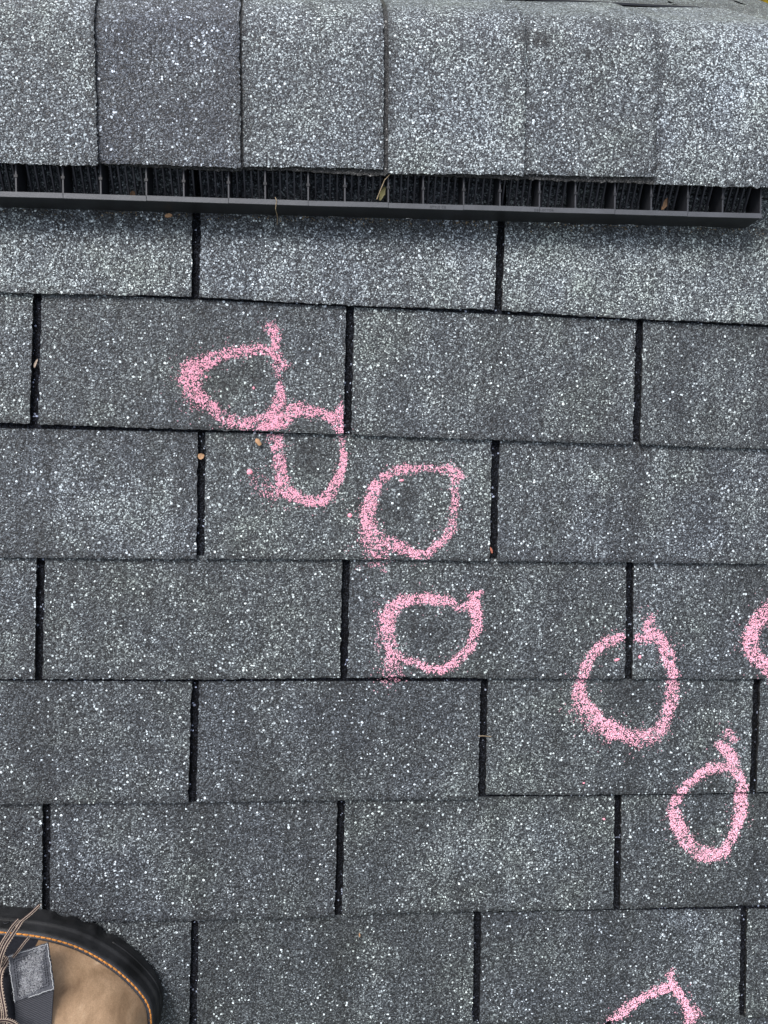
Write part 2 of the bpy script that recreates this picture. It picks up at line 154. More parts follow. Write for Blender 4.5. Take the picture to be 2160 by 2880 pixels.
def leather():
    m, t, b = newmat("tan_leather")
    tc = N(t, "ShaderNodeTexCoord")
    n = N(t, "ShaderNodeTexNoise"); n.inputs["Scale"].default_value = 26; n.inputs["Detail"].default_value = 7; n.inputs["Roughness"].default_value = 0.62; n.inputs["Distortion"].default_value = 0.4
    t.links.new(tc.outputs["Object"], n.inputs["Vector"])
    r = ramp(t, [(0.30, (0.135, 0.083, 0.047)), (0.46, (0.235, 0.152, 0.090)), (0.60, (0.33, 0.222, 0.138)), (0.74, (0.56, 0.42, 0.29))]); t.links.new(n.outputs["Fac"], r.inputs[0])
    n3 = N(t, "ShaderNodeTexVoronoi"); n3.inputs["Scale"].default_value = 190; t.links.new(tc.outputs["Object"], n3.inputs["Vector"])
    n4 = N(t, "ShaderNodeTexNoise"); n4.inputs["Scale"].default_value = 900; n4.inputs["Detail"].default_value = 2; t.links.new(tc.outputs["Object"], n4.inputs["Vector"])
    mm = N(t, "ShaderNodeVectorMath", operation='SCALE'); t.links.new(r.outputs[0], mm.inputs[0])
    t.links.new(mth(t, 'ADD', 0.72, mth(t, 'MULTIPLY', n4.outputs["Fac"], 0.56)), mm.inputs["Scale"])
    t.links.new(mm.outputs[0], b.inputs["Base Color"]); b.inputs["Roughness"].default_value = 0.62; b.inputs["Specular IOR Level"].default_value = 0.3
    n2 = N(t, "ShaderNodeTexNoise"); n2.inputs["Scale"].default_value = 420; n2.inputs["Detail"].default_value = 4; t.links.new(tc.outputs["Object"], n2.inputs["Vector"])
    bp = N(t, "ShaderNodeBump"); bp.inputs["Strength"].default_value = 0.35; bp.inputs["Distance"].default_value = 0.001
    t.links.new(mth(t, 'ADD', n2.outputs["Fac"], mth(t, 'MULTIPLY', n3.outputs["Distance"], 0.4)), bp.inputs["Height"]); t.links.new(bp.outputs[0], b.inputs["Normal"])
    return m
M_LTH = leather()
def webbing():
    m, t, b = newmat("strap_webbing")
    tc = N(t, "ShaderNodeTexCoord"); mp = N(t, "ShaderNodeMapping"); mp.inputs["Rotation"].default_value = (0, 0, math.radians(-12)); t.links.new(tc.outputs["Object"], mp.inputs[0])
    wv = N(t, "ShaderNodeTexWave", wave_type='BANDS', bands_direction='Y'); wv.inputs["Scale"].default_value = 200; wv.inputs["Distortion"].default_value = 1.2; wv.inputs["Detail Scale"].default_value = 4
    t.links.new(mp.outputs[0], wv.inputs["Vector"])
    r = ramp(t, [(0.0, (0.020, 0.021, 0.027)), (1.0, (0.062, 0.064, 0.078))]); t.links.new(wv.outputs["Fac"], r.inputs[0]); t.links.new(r.outputs[0], b.inputs["Base Color"])
    b.inputs["Roughness"].default_value = 0.9; bp = N(t, "ShaderNodeBump"); bp.inputs["Strength"].default_value = 0.6; bp.inputs["Distance"].default_value = 0.0008
    t.links.new(wv.outputs["Fac"], bp.inputs["Height"]); t.links.new(bp.outputs[0], b.inputs["Normal"])
    return m
M_WEB = webbing()
M_STRAP = simple("worn_strap_tab", (0.060, 0.063, 0.074), rough=0.85, var=0.3, scale=220, bump=0.5, bscale=900, spec=0.2)
M_FUZZ = simple("fuzzy_pile", (0.50, 0.51, 0.54), rough=0.95, var=0.3, scale=400, bump=0.8, bscale=1500, spec=0.1)
# ------------------------------------------------------------------ mesh helpers
def mesh(name, verts, faces, mats, parent=None, fm=None, smooth=False, raw=False):
    me = bpy.data.meshes.new(name)
    v = np.asarray(verts, dtype=float) * (1.0 if raw else S)
    me.from_pydata(v.tolist(), [], faces if isinstance(faces, list) else np.asarray(faces).tolist())
    for m in (mats if isinstance(mats, (list, tuple)) else [mats]): me.materials.append(m)
    if fm is not None: me.polygons.foreach_set("material_index", np.asarray(fm, dtype=np.int32))
    if smooth: me.polygons.foreach_set("use_smooth", [True] * len(me.polygons))
    me.update()
    o = bpy.data.objects.new(name, me); sc.collection.objects.link(o)
    if parent: o.parent = parent
    return o
def thing(o, label, cat, group=None):
    o["label"] = label; o["category"] = cat
    if group: o["group"] = group
    return o
def struct(o): o["kind"] = "structure"; return o
def empty(name, loc):
    o = bpy.data.objects.new(name, None); sc.collection.objects.link(o); o.location = Vector(loc) * S; o.empty_display_size = 0.02
    return o
def hang(o, parent):                                       # parent without moving (things are written in roof coordinates)
    o.parent = parent; o.matrix_parent_inverse = Matrix.Translation(-parent.location)
    return o
class MB:
    def __init__(s): s.v = []; s.f = []; s.m = []
    def add(s, vs, fs, mi=0):
        b = len(s.v); s.v += [tuple(v) for v in vs]; s.f += [tuple(b + i for i in f) for f in fs]; s.m += [mi] * len(fs)
    def hexa(s, p, mi=0): s.add(p, [(0, 3, 2, 1), (4, 5, 6, 7), (0, 1, 5, 4), (1, 2, 6, 5), (2, 3, 7, 6), (3, 0, 4, 7)], mi)
    def box(s, x0, x1, y0, y1, z0, z1, mi=0): s.hexa([(x0, y0, z0), (x1, y0, z0), (x1, y1, z0), (x0, y1, z0), (x0, y0, z1), (x1, y0, z1), (x1, y1, z1), (x0, y1, z1)], mi)
    def tube(s, pts, r, n=6, mi=0, cap=True):
        pts = [Vector(p) for p in pts]; k = len(pts); rr = r if isinstance(r, (list, tuple)) else [r] * k
        vs = []
        for i, p in enumerate(pts):
            d = (pts[min(i + 1, k - 1)] - pts[max(i - 1, 0)]).normalized(); a = d.cross(Vector((0, 0, 1)))
            if a.length < 1e-4: a = Vector((1, 0, 0))
            a.normalize(); b_ = a.cross(d)
            for j in range(n):
                t = 2 * math.pi * j / n; vs.append(p + (a * math.cos(t) + b_ * math.sin(t)) * rr[i])
        fs = [(i * n + j, i * n + (j + 1) % n, (i + 1) * n + (j + 1) % n, (i + 1) * n + j) for i in range(k - 1) for j in range(n)]
        if cap: fs += [tuple(range(n))[::-1], tuple((k - 1) * n + j for j in range(n))]
        s.add(vs, fs, mi)
    def build(s, name, mats, parent=None, smooth=False): return mesh(name, s.v, s.f, mats, parent, s.m, smooth)
TOP = []                                                   # top-level objects of the roof, tilted at the end
# ------------------------------------------------------------------ the near slope: courses of three-tab shingle
def lin(pts, x):
    xs = [p[0] for p in pts]; ys = [p[1] for p in pts]
    return float(np.interp(x, xs, ys))
def row_bottom(r, u):
    if r < 0: return 127.5 + 0.3 * math.sin(u * 0.02)
    if r < len(ROWS): return lin(ROWS[r], u)
    return lin(ROWS[-1], u) - 127 * (r - len(ROWS) + 1)
SLOPE = 4.7 / 127.0
def tab_z(vv): return 3.0 - SLOPE * vv                     # height of the upper face, vv = distance above the tab's own butt
def slots_of(r):
    if 0 <= r < len(SLOTS): s = [((a[0]), (b[0])) for a, b in SLOTS[r]]
    else:
        base = 0.0 if r % 2 == 0 else -152.4
        s = [(base + 1.5 * (r % 3), base + 1.5 * (r % 3))]
    while s[0][0] > -800: s.insert(0, (s[0][0] - 304.5, s[0][1] - 304.5))
    while s[-1][0] < 900 - 160: s.append((s[-1][0] + 304.5, s[-1][1] + 304.5))
    return s
def jit(n, amp, cor=2):
    a = rng.normal(0, 1, n + 2 * cor); k = np.ones(cor) / cor
    return np.convolve(a, k, 'same')[cor:cor + n] * amp
def tab_mesh(r, sl, sr, first=False, last=False, coarse=False):
    """one tab: exposed part between two cut-outs, wider headlap above; closed solid 3.2 mm thick"""
    G = 4.05; T = 3.2
    step = 12.0 if coarse else 2.4
    nv = max(4, int(127 / step)); nu = int(304 / step)
    # rows of v measured above the butt
    vs_exp = np.linspace(0, 127.5, nv + 1); vs_head = np.array([131.0, 160.0, 205.0, 262.0])
    if r == 0: vs_head = np.array([131.0, 160.0, 205.0, 232.0])
    if r == -1: vs_exp = np.linspace(0, 90, 38); vs_head = np.array([100.0, 108.0])
    V = np.concatenate([vs_exp, vs_head]); L = len(V)
    ul = np.interp(V, [0, 127.5], [sl[1], sl[0]]); ur = np.interp(V, [0, 127.5], [sr[1], sr[0]])
    gl = np.where(V <= 127.6, G, 0.15); gr = gl.copy()
    gl = gl + np.where(V <= 127.6, jit(L, 0.5, 2), 0); gr = gr + np.where(V <= 127.6, jit(L, 0.5, 2), 0)
    if first: gl[:] = 0
    if last: gr[:] = 0
    xl = ul + gl; xr = ur - gr
    s = np.linspace(0, 1, nu + 1)
    X = xl[:, None] + (xr - xl)[:, None] * s[None, :]
    bot = np.array([row_bottom(r, x) for x in X[0]]) + (0 if coarse else jit(nu + 1, 0.5, 2))
    rb = np.array([[row_bottom(r, x) for x in X[0]]])
    Y = rb + V[:, None] + 0 * X
    Y[0] = bot
    c = rng.uniform(0, 100, 3)
    Z = tab_z(V)[:, None] + 0 * X
    if not coarse:
        wv = np.array([[noise.noise(Vector((x * 0.012 + c[0], y * 0.012 + c[1], c[2]))) for x in X[0][::4]] for y in Y[:, 0][::4]])
        wi = np.array([[wv[min(i // 4, wv.shape[0] - 1), min(j // 4, wv.shape[1] - 1)] for j in range(nu + 1)] for i in range(L)])
        # smooth the blocky copy
        for _ in range(3):
            wi[1:-1] = (wi[:-2] + wi[1:-1] + wi[2:]) / 3; wi[:, 1:-1] = (wi[:, :-2] + wi[:, 1:-1] + wi[:, 2:]) / 3
        Z = Z + wi * 0.38 * np.clip((140 - V) / 40, 0, 1)[:, None] + np.where(V < 128, 1, 0)[:, None] * rng.normal(0, 0.12, X.shape)
        curl = np.array([noise.noise(Vector((x * 0.02, c[0], 3))) for x in X[0]])
        Z = Z + 0.6 * curl[None, :] * np.clip(1 - V / 22.0, 0, 1)[:, None] ** 2
        Z[0] -= 0.4
    top = np.stack([X, Y, Z], -1).reshape(-1, 3); W = nu + 1
    b = top.copy(); b[:, 2] = (tab_z(V)[:, None] - T + 0 * X).reshape(-1); b[:, 2] = np.minimum(b[:, 2], top[:, 2] - 2.4)
    idx = np.arange(L * W).reshape(L, W)
    q = np.stack([idx[:-1, :-1], idx[:-1, 1:], idx[1:, 1:], idx[1:, :-1]], -1)
    mi = np.repeat(np.where(V[:-1] >= 127.4, 1, 0), nu)
    ft = q.reshape(-1, 4); n0 = L * W
    # underside only as border ring quads (sides) + one coarse bottom sheet
    loop = list(idx[0]) + list(idx[1:, -1]) + list(idx[-1, :-1][::-1]) + list(idx[1:-1, 0][::-1])
    loop = np.array(loop); nb = len(loop)
    verts = np.vstack([top, b[loop]])
    i = np.arange(nb); j = (i + 1) % nb
    side = np.stack([loop[j], loop[i], n0 + i, n0 + j], -1)
    faces = ft.tolist() + side.tolist() + [list(range(n0 + nb - 1, n0 - 1, -1))]
    fm = np.concatenate([mi, np.full(nb, 2), [2]])
    return verts, faces, fm
def add_wear(o, fn):
    me = o.data; at = me.attributes.new("wear_glare", 'FLOAT', 'POINT')
    at.data.foreach_set("value", np.array([fn(v.co.x * 1000, v.co.y * 1000) for v in me.vertices], dtype=np.float32))
def bump_at(x, y, cx, cy, rx, ry, k):
    q = ((x - cx) / rx) ** 2 + ((y - cy) / ry) ** 2
    if q > 3: return 0.0
    return k * max(0, 1 - q / 2.2) * (0.75 + 0.9 * noise.noise(Vector((x / 7, y / 7, 4))))
def tab_wear(r):
    up = [p[1] for p in (slots_of(r - 1) if r > 0 else [])]
    def fn(x, y):
        wv = 0.0
        for u in up:                                       # water runs out of the cut-out above and streaks the tab below
            d = abs(x - u - 3 * noise.noise(Vector((y / 25, u, 1))))
            if d < 34: wv += 0.38 * (1 - d / 34) * (0.7 + 0.8 * noise.noise(Vector((x / 10, y / 45, 7))))
        wv += 0.30 * noise.noise(Vector((x / 9, y / 90, r + 0.5)))      # faint runs down the slope
        for b_ in WEAR: wv += bump_at(x, y, *b_)
        if r == 0:
            w_ = y * ca_ - x * sa_
            if 66 < w_ < 86: wv += 0.9 * min(1, (w_ - 66) / 16) * (0.55 + 1.2 * noise.noise(Vector((x / 11, y / 7, 2))))
        vv = y - row_bottom(r, x)
        if vv < 9: wv += 0.35 * (1 - vv / 9)
        return max(-1.0, min(1.2, wv))
    return fn
ca_, sa_ = math.cos(0.0215), math.sin(0.0215)
ordn = ["first", "second", "third", "fourth", "fifth", "sixth", "seventh", "eighth", "ninth"]
posn = {3: ["leftmost, cut by the picture edge", "middle", "rightmost, cut by the picture edge"],
        4: ["leftmost", "second from the left", "third from the left", "rightmost"],
        5: ["leftmost", "second from the left", "middle", "fourth from the left", "rightmost"]}
SPECIAL = {(1, 1): "carrying the pink chalk teardrop", (2, 1): "with two pink chalk rings",
           (3, 2): "carrying the squarish chalk ring", (6, 0): "half hidden under the boot", (3, 3): "rightmost, right of the slot inside the largest chalk ring", (6, 3): None}
TONE = {0: (0.66, 0.51), 1: (0.50, 0.42), 2: (0.51, 0.40), 3: (0.46, 0.37), 4: (0.45, 0.35), 5: (0.47, 0.335), 6: (0.43, 0.315), 7: (0.48, 0.36)}  # granule mix per course, plus light fall-off down the slope put into colour
rest_v, rest_f, rest_m = [], [], []; nrest = 0
for r in range(-1, 9):
    sl = slots_of(r); vis = []
    for k in range(len(sl) - 1):
        x0, x1 = sl[k][1], sl[k + 1][1]
        fx = 190 + max(0, -row_bottom(r, 0)) * 0.02; rx = 575 + max(0, -row_bottom(r, 500)) * 0.085
        vis.append((0 <= r <= VISROW) and x1 > -fx and x0 < rx)
    nvis = sum(vis); iv = 0
    for k in range(len(sl) - 1):
        if vis[k]:
            v, f, m = tab_mesh(r, sl[k], sl[k + 1])
            o = mesh("roof_shingle", v, f, [M_GR, M_HEAD, M_ASPH], None, m)
            pos = posn.get(nvis, posn[4])[min(iv, len(posn.get(nvis, posn[4])) - 1)]
            if r == 0:
                lab = "pale speckled grey shingle directly under the ridge vent, " + pos
            elif r == 7: lab = "charcoal shingle sliver along the bottom picture edge, " + pos
            else: lab = "dark speckled shingle in the %s course below the vent, %s" % (ordn[r], pos)
            sp = SPECIAL.get((r, iv))
            if sp: lab = "dark shingle in the %s course, %s" % (ordn[r], sp)
            thing(o, lab, "roof shingle", "three-tab asphalt shingles on the near slope")
            ra = random.Random(r * 31 + iv * 7 + 5)
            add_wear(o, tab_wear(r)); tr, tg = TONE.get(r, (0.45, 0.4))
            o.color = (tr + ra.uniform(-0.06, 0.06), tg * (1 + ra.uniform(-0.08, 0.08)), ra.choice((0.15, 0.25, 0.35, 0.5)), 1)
            TOP.append(o); iv += 1
        else:
            x0 = sl[k][1]
            vv, ff, mm_ = tab_mesh(r, sl[k], sl[k + 1], coarse=not (r == -1))
            rest_v.append(vv); rest_f += [[i + nrest for i in q] for q in ff]; rest_m.append(mm_); nrest += len(vv)
o = mesh("roof_surface", np.vstack(rest_v), rest_f, [M_GR, M_HEAD, M_ASPH], None, np.concatenate(rest_m)); struct(o); o.color = (0.5, 0.42, 0, 1); TOP.append(o)
o = MB(); o.box(-900, 900, -1180, 245, -40, -9.5); o = struct(o.build("roof_deck", M_WOOD)); TOP.append(o)
# ------------------------------------------------------------------ ridge frame
AL = 0.0215; DEL = 2 * PITCH; WR = 246.0; R0 = 30.0; WC = WR - R0 * math.tan(PITCH); ARC = 58.0
ca, sa = math.cos(AL), math.sin(AL); cdl, sdl = math.cos(DEL), math.sin(DEL)
def ridge(a, p, h):
    """a along the ridge; p across, measured up the near slope, over the rounded crest and down the far slope; h off the slope"""
    if p <= WC: w, z = p, h
    elif p <= WC + ARC:
        t = (p - WC) / ARC * DEL; w, z = WC + (R0 + h) * math.sin(t), -R0 + (R0 + h) * math.cos(t)
    else:
        s_ = p - WC - ARC; w = WC + (R0 + h) * sdl + s_ * cdl; z = -R0 + (R0 + h) * cdl - s_ * sdl
    return (a * ca - w * sa, a * sa + w * ca, z)
PF = WC + ARC                                              # where the far plane starts
def vent_h(a):                                             # caps sit on the vent, then drop to the roof past its end
    t = min(1, max(0, (a - 572) / 70.0)); return 1 - t * t * (3 - 2 * t)
CE = [-343, -212, -80.7, 49.0, 182.0, 317.6, 447.0, 579.0, 710.0, 840.0]      # exposed right-hand ends of the caps
NE = [116, 115.5, 114.8, 117.0, 119.3, 117.6, 120.5, 114.6, 116, 116]
FE = [118, 117, 121, 118, 119, 122, 117, 118, 119, 118]
CT = {2: (0.55, 0.48), 3: (0.42, 0.42), 4: (0.64, 0.50), 5: (0.68, 0.51), 6: (0.60, 0.48), 7: (0.70, 0.515)}  # own tones; rightmost cap palest, with upper-right glare put into its colour
clab = {2: "speckled grey ridge cap shingle, leftmost along the crest", 3: "darkest ridge cap shingle, sparse white specks, second from left",
        4: "pale grey ridge cap shingle, third from left along the crest", 5: "pale ridge cap shingle just right of the deep joint, fourth from left",
        6: "pale ridge cap shingle, fifth from left, smudged dark near the crest", 7: "palest ridge cap shingle, rightmost, over the vent end"}
def cap_mesh(i):
    e = CE[i]; x0 = max(e - 290, -860); T = 3.0
    du = 2.6
    na = int((e - x0) / du); A = np.linspace(x0, e, na + 1)
    ps_n = np.arange(0, 1.0001, 1 / 46.); 
    cx = rng.uniform(0, 100, 2)
    je = jit(na + 1, 0.45, 1); jf = jit(na + 1, 0.45, 1)
    rows = []
    NP_ = 46 + 24 + 40
    for ia, a in enumerate(A):
        ex = e - a
        head = ex > 131
        ne = NE[i] if not head else max(NE[i], 114.2) * 0 + 114.6 + (ex - 131) * 0.02
        if not head and ex > 126: ne = NE[i]
        ne = ne + je[ia] + 0.6 * math.sin(a * 0.03 + i)
        pe = PF + FE[i] + (0 if not head else 2) + jf[ia]
        P = np.concatenate([np.linspace(ne, WC, 47)[:-1], np.linspace(WC, PF, 25)[:-1], np.linspace(PF, pe, 41)])
        H = 27.0 * vent_h(a) + 2.5 * (1 - vent_h(a)) + 9.6 - (3.25 / 131.0) * ex
        line = []
        for p in P:
            wob = 0.7 * noise.noise(Vector((a * 0.015 + cx[0], p * 0.015 + cx[1], i))) if not head else 0
            hv = H + wob - (0.5 if (ia == na) else 0)
            edge = min(p - P[0], P[-1] - p)
            hv -= 1.3 * max(0, 1 - edge / 12.0) ** 2
            line.append(ridge(a, p, hv))
        rows.append(line)
    R = np.array(rows); na1, npp = R.shape[:2]
    jx = jit(npp, 0.4, 1); R[-1, :, 0] += jx
    R[1:-1, 1:-1, 2] += rng.normal(0, 0.11, (na1 - 2, npp - 2))
    B = np.array([[ridge(A[ia], P_, 0) for P_ in np.concatenate([np.linspace(115, WC, 47)[:-1], np.linspace(WC, PF, 25)[:-1], np.linspace(PF, PF + 118, 41)])] for ia in (0,)])
    # underside: shift each vertex inwards along the local normal
    idx = np.arange(na1 * npp).reshape(na1, npp)
    dA = np.gradient(R, axis=0); dP = np.gradient(R, axis=1); nrm = np.cross(dA, dP); nrm /= np.linalg.norm(nrm, axis=-1, keepdims=True) + 1e-9
    U = R - nrm * T
    n0 = na1 * npp
    q = np.stack([idx[:-1, :-1], idx[1:, :-1], idx[1:, 1:], idx[:-1, 1:]], -1).reshape(-1, 4)
    qb = (q[:, ::-1] + n0)
    head = np.repeat((e - A[:-1]) > 133, npp - 1)
    loop = np.array(list(idx[:, 0]) + list(idx[-1, 1:]) + list(idx[:-1, -1][::-1]) + list(idx[0, 1:-1][::-1])); nb = len(loop); ii = np.arange(nb); jj = (ii + 1) % nb
    side = np.stack([loop[jj], loop[ii], loop[ii] + n0, loop[jj] + n0], -1)
    V = np.vstack([R.reshape(-1, 3), U.reshape(-1, 3)])
    F = q.tolist() + qb.tolist() + side.tolist()
    fm = np.concatenate([np.where(head, 1, 0), np.full(len(qb), 2), np.full(nb, 2)])
    return V, F, fm
for i in range(1, len(CE)):
    V, F, fm = cap_mesh(i)
    o = mesh("ridge_cap_shingle", V, F, [M_GR, M_ASPH, M_ASPH], None, fm)
    def cfn(x, y, e=CE[i]):
        a_ = x * ca_ + y * sa_; wv = 0.0
        d = a_ - (e - 131)
        if 0 < d < 10 and i > 1: wv += 0.55 * (1 - d / 10)           # darker towards the cap above
        if 0 <= e - a_ < 4: wv += 0.3
        wv += 0.22 * noise.noise(Vector((x / 22, y / 60, i)))
        for b_ in CWEAR_GLARE: wv += bump_at(x, y, *b_)
        return max(-1, min(1.2, wv))
    add_wear(o, cfn)
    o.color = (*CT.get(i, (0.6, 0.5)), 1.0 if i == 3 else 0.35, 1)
    if i in clab: thing(o, clab[i], "ridge cap", "cap shingles folded over the ridge")
    else: thing(o, ("grey ridge cap shingle outside the left picture edge" if i < 2 else "grey ridge cap shingle just past the vent end, right of the palest one" if i == 8 else "grey ridge cap shingle last before the roof edge on the right"), "ridge cap", "cap shingles folded over the ridge")
    TOP.append(o)
# ------------------------------------------------------------------ far slope
mbv, mbf, mbm = [], [], []; nn = 0
def far_pt(a, s_, h): return ridge(a, PF + s_, h)
r = 0; s_ = 92.0
while s_ < 2600:
    base = 540 - 304.8 * 5 + (152.4 if (r % 2) else 0) + (3 * math.sin(r * 2.1))
    for k in range(7):
        x0 = base + 304.8 * k; x1 = x0 + 304.8
        a0, a1 = max(x0 + 4.2, -900), min(x1 - 4.2, 905)
        if a1 - a0 < 5: continue
        na = 40 if s_ < 1300 else 6
        A = np.linspace(a0, a1, na + 1)
        L = []
        je = jit(na + 1, 0.6, 1) if na > 10 else np.zeros(na + 1)
        for ia, a in enumerate(A):
            e_ = s_ + 127 + je[ia]                         # butt faces down the far slope
            L.append([far_pt(a, e_, 3 - 3.2), far_pt(a, e_, 3.0), far_pt(a, s_ - 10, -2.1)])
        A_ = np.array(L).reshape(-1, 3); mbv.append(A_)
        for ia in range(na):
            b0 = nn + ia * 3; b1 = b0 + 3
            mbf.append([b1, b0, b0 + 1, b1 + 1]); mbm.append(2)
            mbf.append([b1 + 1, b0 + 1, b0 + 2, b1 + 2]); mbm.append(0)
        nn += len(A_)
    A_ = np.array([far_pt(-900, s_ + 127, -1.7), far_pt(905, s_ + 127, -1.7), far_pt(905, s_ - 12, -6.2), far_pt(-900, s_ - 12, -6.2)]); mbv.append(A_); mbf.append([nn + 1, nn, nn + 3, nn + 2]); mbm.append(1); nn += 4
    s_ += 127.0; r += 1
o = mesh("far_roof_surface", np.vstack(mbv), mbf, [M_GR, M_HEAD, M_ASPH], None, mbm); struct(o); o.color = (0.55, 0.42, 0, 1); TOP.append(o)
mb = MB()
mb.hexa([far_pt(-900, 2700, -40), far_pt(902, 2700, -40), far_pt(902, -25, -40), far_pt(-900, -25, -40), far_pt(-900, 2700, -10), far_pt(902, 2700, -10), far_pt(902, -25, -10), far_pt(-900, -25, -10)])
o = struct(mb.build("far_roof_deck", M_WOOD)); TOP.append(o)
# ------------------------------------------------------------------ ridge vent
VA0, VA1 = -860.0, 561.5
vent = empty("ridge_vent", ridge(VA1 - 300, 100, 0)); TOP.append(vent)
thing(vent, "long black plastic ridge vent with louvres, tucked under the cap shingles", "roof vent")
divs = [d for d in DIV]
left = divs[0]
while left > VA0 + 60: left -= 37.0; divs.insert(0, left)
joints = [VA0] + [d for i, d in enumerate(divs) if (len(divs) - i) % 2 == 0] + [VA1]
def side_map(sd):
    if sd > 0: return lambda a, w_, h: ridge(a, w_, h)
    return lambda a, w_, h: ridge(a, PF + 120 + (115 - w_), h)
for sd in (1, -1):
    Mp = side_map(sd); HR = 29.0 if sd > 0 else 34.0
    wall = MB(); rim = MB()
    rr = random.Random(5)
    # front wall, leaning slightly, with scalloped foot
    A = np.arange(VA0, VA1 + 4, 4.0); A[-1] = VA1
    feet = []
    for j in range(len(A) - 1):
        a0, a1 = A[j], A[j + 1]
        def foot(a): return 0.3 + 2.6 * max(0, 1 - abs(((a - 20) % 76) - 38) / 7.0)
        o0, o1 = foot(a0), foot(a1)
        e0 = a0 + (4.5 if j == len(A) - 1 else 0)
        P = [Mp(a0, 84.6, o0), Mp(a1, 84.6, o1), Mp(a1, 86.8, o1), Mp(a0, 86.8, o0), Mp(a0, 86.6, HR - 2), Mp(a1, 86.6, HR - 2), Mp(a1, 88.6, HR - 2), Mp(a0, 88.6, HR - 2)]
        wall.hexa(P)
    for j in range(len(joints) - 1):
        a0, a1 = joints[j] + 0.3, joints[j + 1] - 0.3
        d0, d1 = rr.uniform(-0.25, 0.25), rr.uniform(-0.25, 0.25)
        wp = 86.2
        rim.hexa([Mp(a0, wp + d0, HR - 2), Mp(a1, wp + d1, HR - 2), Mp(a1, wp + 4.6 + d1, HR - 2), Mp(a0, wp + 4.6 + d0, HR - 2), Mp(a0, wp + d0, HR), Mp(a1, wp + d1, HR), Mp(a1, wp + 4.6 + d1, HR), Mp(a0, wp + 4.6 + d0, HR)])
        rim.hexa([Mp(a1, wp + 0.5, HR - 2), Mp(a1 + 1.4, wp + 0.5, HR - 2), Mp(a1 + 1.4, wp + 4.2, HR - 2), Mp(a1, wp + 4.2, HR - 2), Mp(a1, wp + 0.5, HR - 0.8), Mp(a1 + 1.4, wp + 0.5, HR - 0.8), Mp(a1 + 1.4, wp + 4.2, HR - 0.8), Mp(a1, wp + 4.2, HR - 0.8)])
    hang(wall.build("baffle_wall", M_PL), vent); hang(rim.build("baffle_rim", M_PLRIM), vent)
    # dividers, each its own part where the photograph shows them
    dl = divs + [VA1 - 0.9]
    for d in dl:
        vis = sd > 0 and d > -200
        if not vis: continue
        mb = MB(); hw = 0.75
        mb.hexa([Mp(d - hw, 90.9, 1.5), Mp(d + hw, 90.9, 1.5), Mp(d + hw, 128, 1.5), Mp(d - hw, 128, 1.5), Mp(d - hw, 90.9, HR - 1.3), Mp(d + hw, 90.9, HR - 1.3), Mp(d + hw, 128, 26.2), Mp(d - hw, 128, 26.2)])
        mb.hexa([Mp(d - 0.65, 91, HR - 1.2), Mp(d + 0.65, 91, HR - 1.2), Mp(d + 0.65, 127.5, 26.3), Mp(d - 0.65, 127.5, 26.3), Mp(d - 0.65, 91, HR - 0.4), Mp(d + 0.65, 91, HR - 0.4), Mp(d + 0.65, 127.5, 27.0), Mp(d - 0.65, 127.5, 27.0)], 2)
        if d < VA1 - 5:
            for q in (104.0,): mb.hexa([Mp(d - 1.6, q, 27.2), Mp(d + 1.6, q, 27.2), Mp(d + 1.6, q + 2.4, 27.2), Mp(d - 1.6, q + 2.4, 27.2), Mp(d - 1.6, q, 28.6), Mp(d + 1.6, q, 28.6), Mp(d + 1.6, q + 2.4, 28.6), Mp(d - 1.6, q + 2.4, 28.6)], 0)
        hang(mb.build("end_plate" if d > VA1 - 5 else "divider", [M_PL, M_PLRIM, M_LOU]), vent)
    lou = MB(); dl2 = [VA0] + dl
    for j in range(len(dl2) - 1):
        n_ = max(1, round((dl2[j + 1] - dl2[j]) / 6.6))
        for k in range(1, n_):
            a = dl2[j] + (dl2[j + 1] - dl2[j]) * k / n_
            lou.hexa([Mp(a - .7, 91, 2), Mp(a + .7, 91, 2), Mp(a + .7, 126, 20), Mp(a - .7, 126, 20), Mp(a - .7, 91, 5), Mp(a + .7, 91, 5), Mp(a + .7, 126, 25), Mp(a - .7, 126, 25)])
    hang(lou.build("louvre_grille", M_LOU), vent)
    if sd < 0:
        back = MB()
        back.hexa([Mp(VA0, 126, 1), Mp(VA1, 126, 1), Mp(VA1, 128, 1), Mp(VA0, 128, 1), Mp(VA0, 126, 25), Mp(VA1, 126, 25), Mp(VA1, 128, 25), Mp(VA0, 128, 25)]); hang(back.build("back_wall", M_PL), vent)
# body sheet under the caps
body = MB(); P = list(np.linspace(122, WC, 6)) + list(np.linspace(WC, PF, 12))[1:] + list(np.linspace(PF, PF + 113, 6))[1:]
for a0, a1 in ((VA0, VA1),):
    for j in range(len(P) - 1):
        body.hexa([ridge(a0, P[j], 23), ridge(a1, P[j], 23), ridge(a1, P[j + 1], 23), ridge(a0, P[j + 1], 23), ridge(a0, P[j], 26), ridge(a1, P[j], 26), ridge(a1, P[j + 1], 26), ridge(a0, P[j + 1], 26)])
hang(body.build("vent_body", M_PL), vent)
# raised lettering on the rim
def lettering(txt, a, size, parent):
    cu = bpy.data.curves.new("t", 'FONT'); cu.body = txt; cu.size = size; cu.space_character = 1.25
    to = bpy.data.objects.new("t", cu); sc.collection.objects.link(to); dg = bpy.context.evaluated_depsgraph_get()
    me = to.evaluated_get(dg).to_mesh(); vs = [tuple(v.co) for v in me.vertices]; fs = [tuple(p.vertices) for p in me.polygons]
    to.to_mesh_clear(); bpy.data.objects.remove(to)
    V = [ridge(a + x, 87.0 + y, 29.25) for x, y, z in vs]
    return hang(mesh("embossed_lettering", V, fs, M_PL), parent)
lettering("STYLE CB", 228, 3.0, vent); lettering("DEFLECTOR", 330, 3.0, vent)
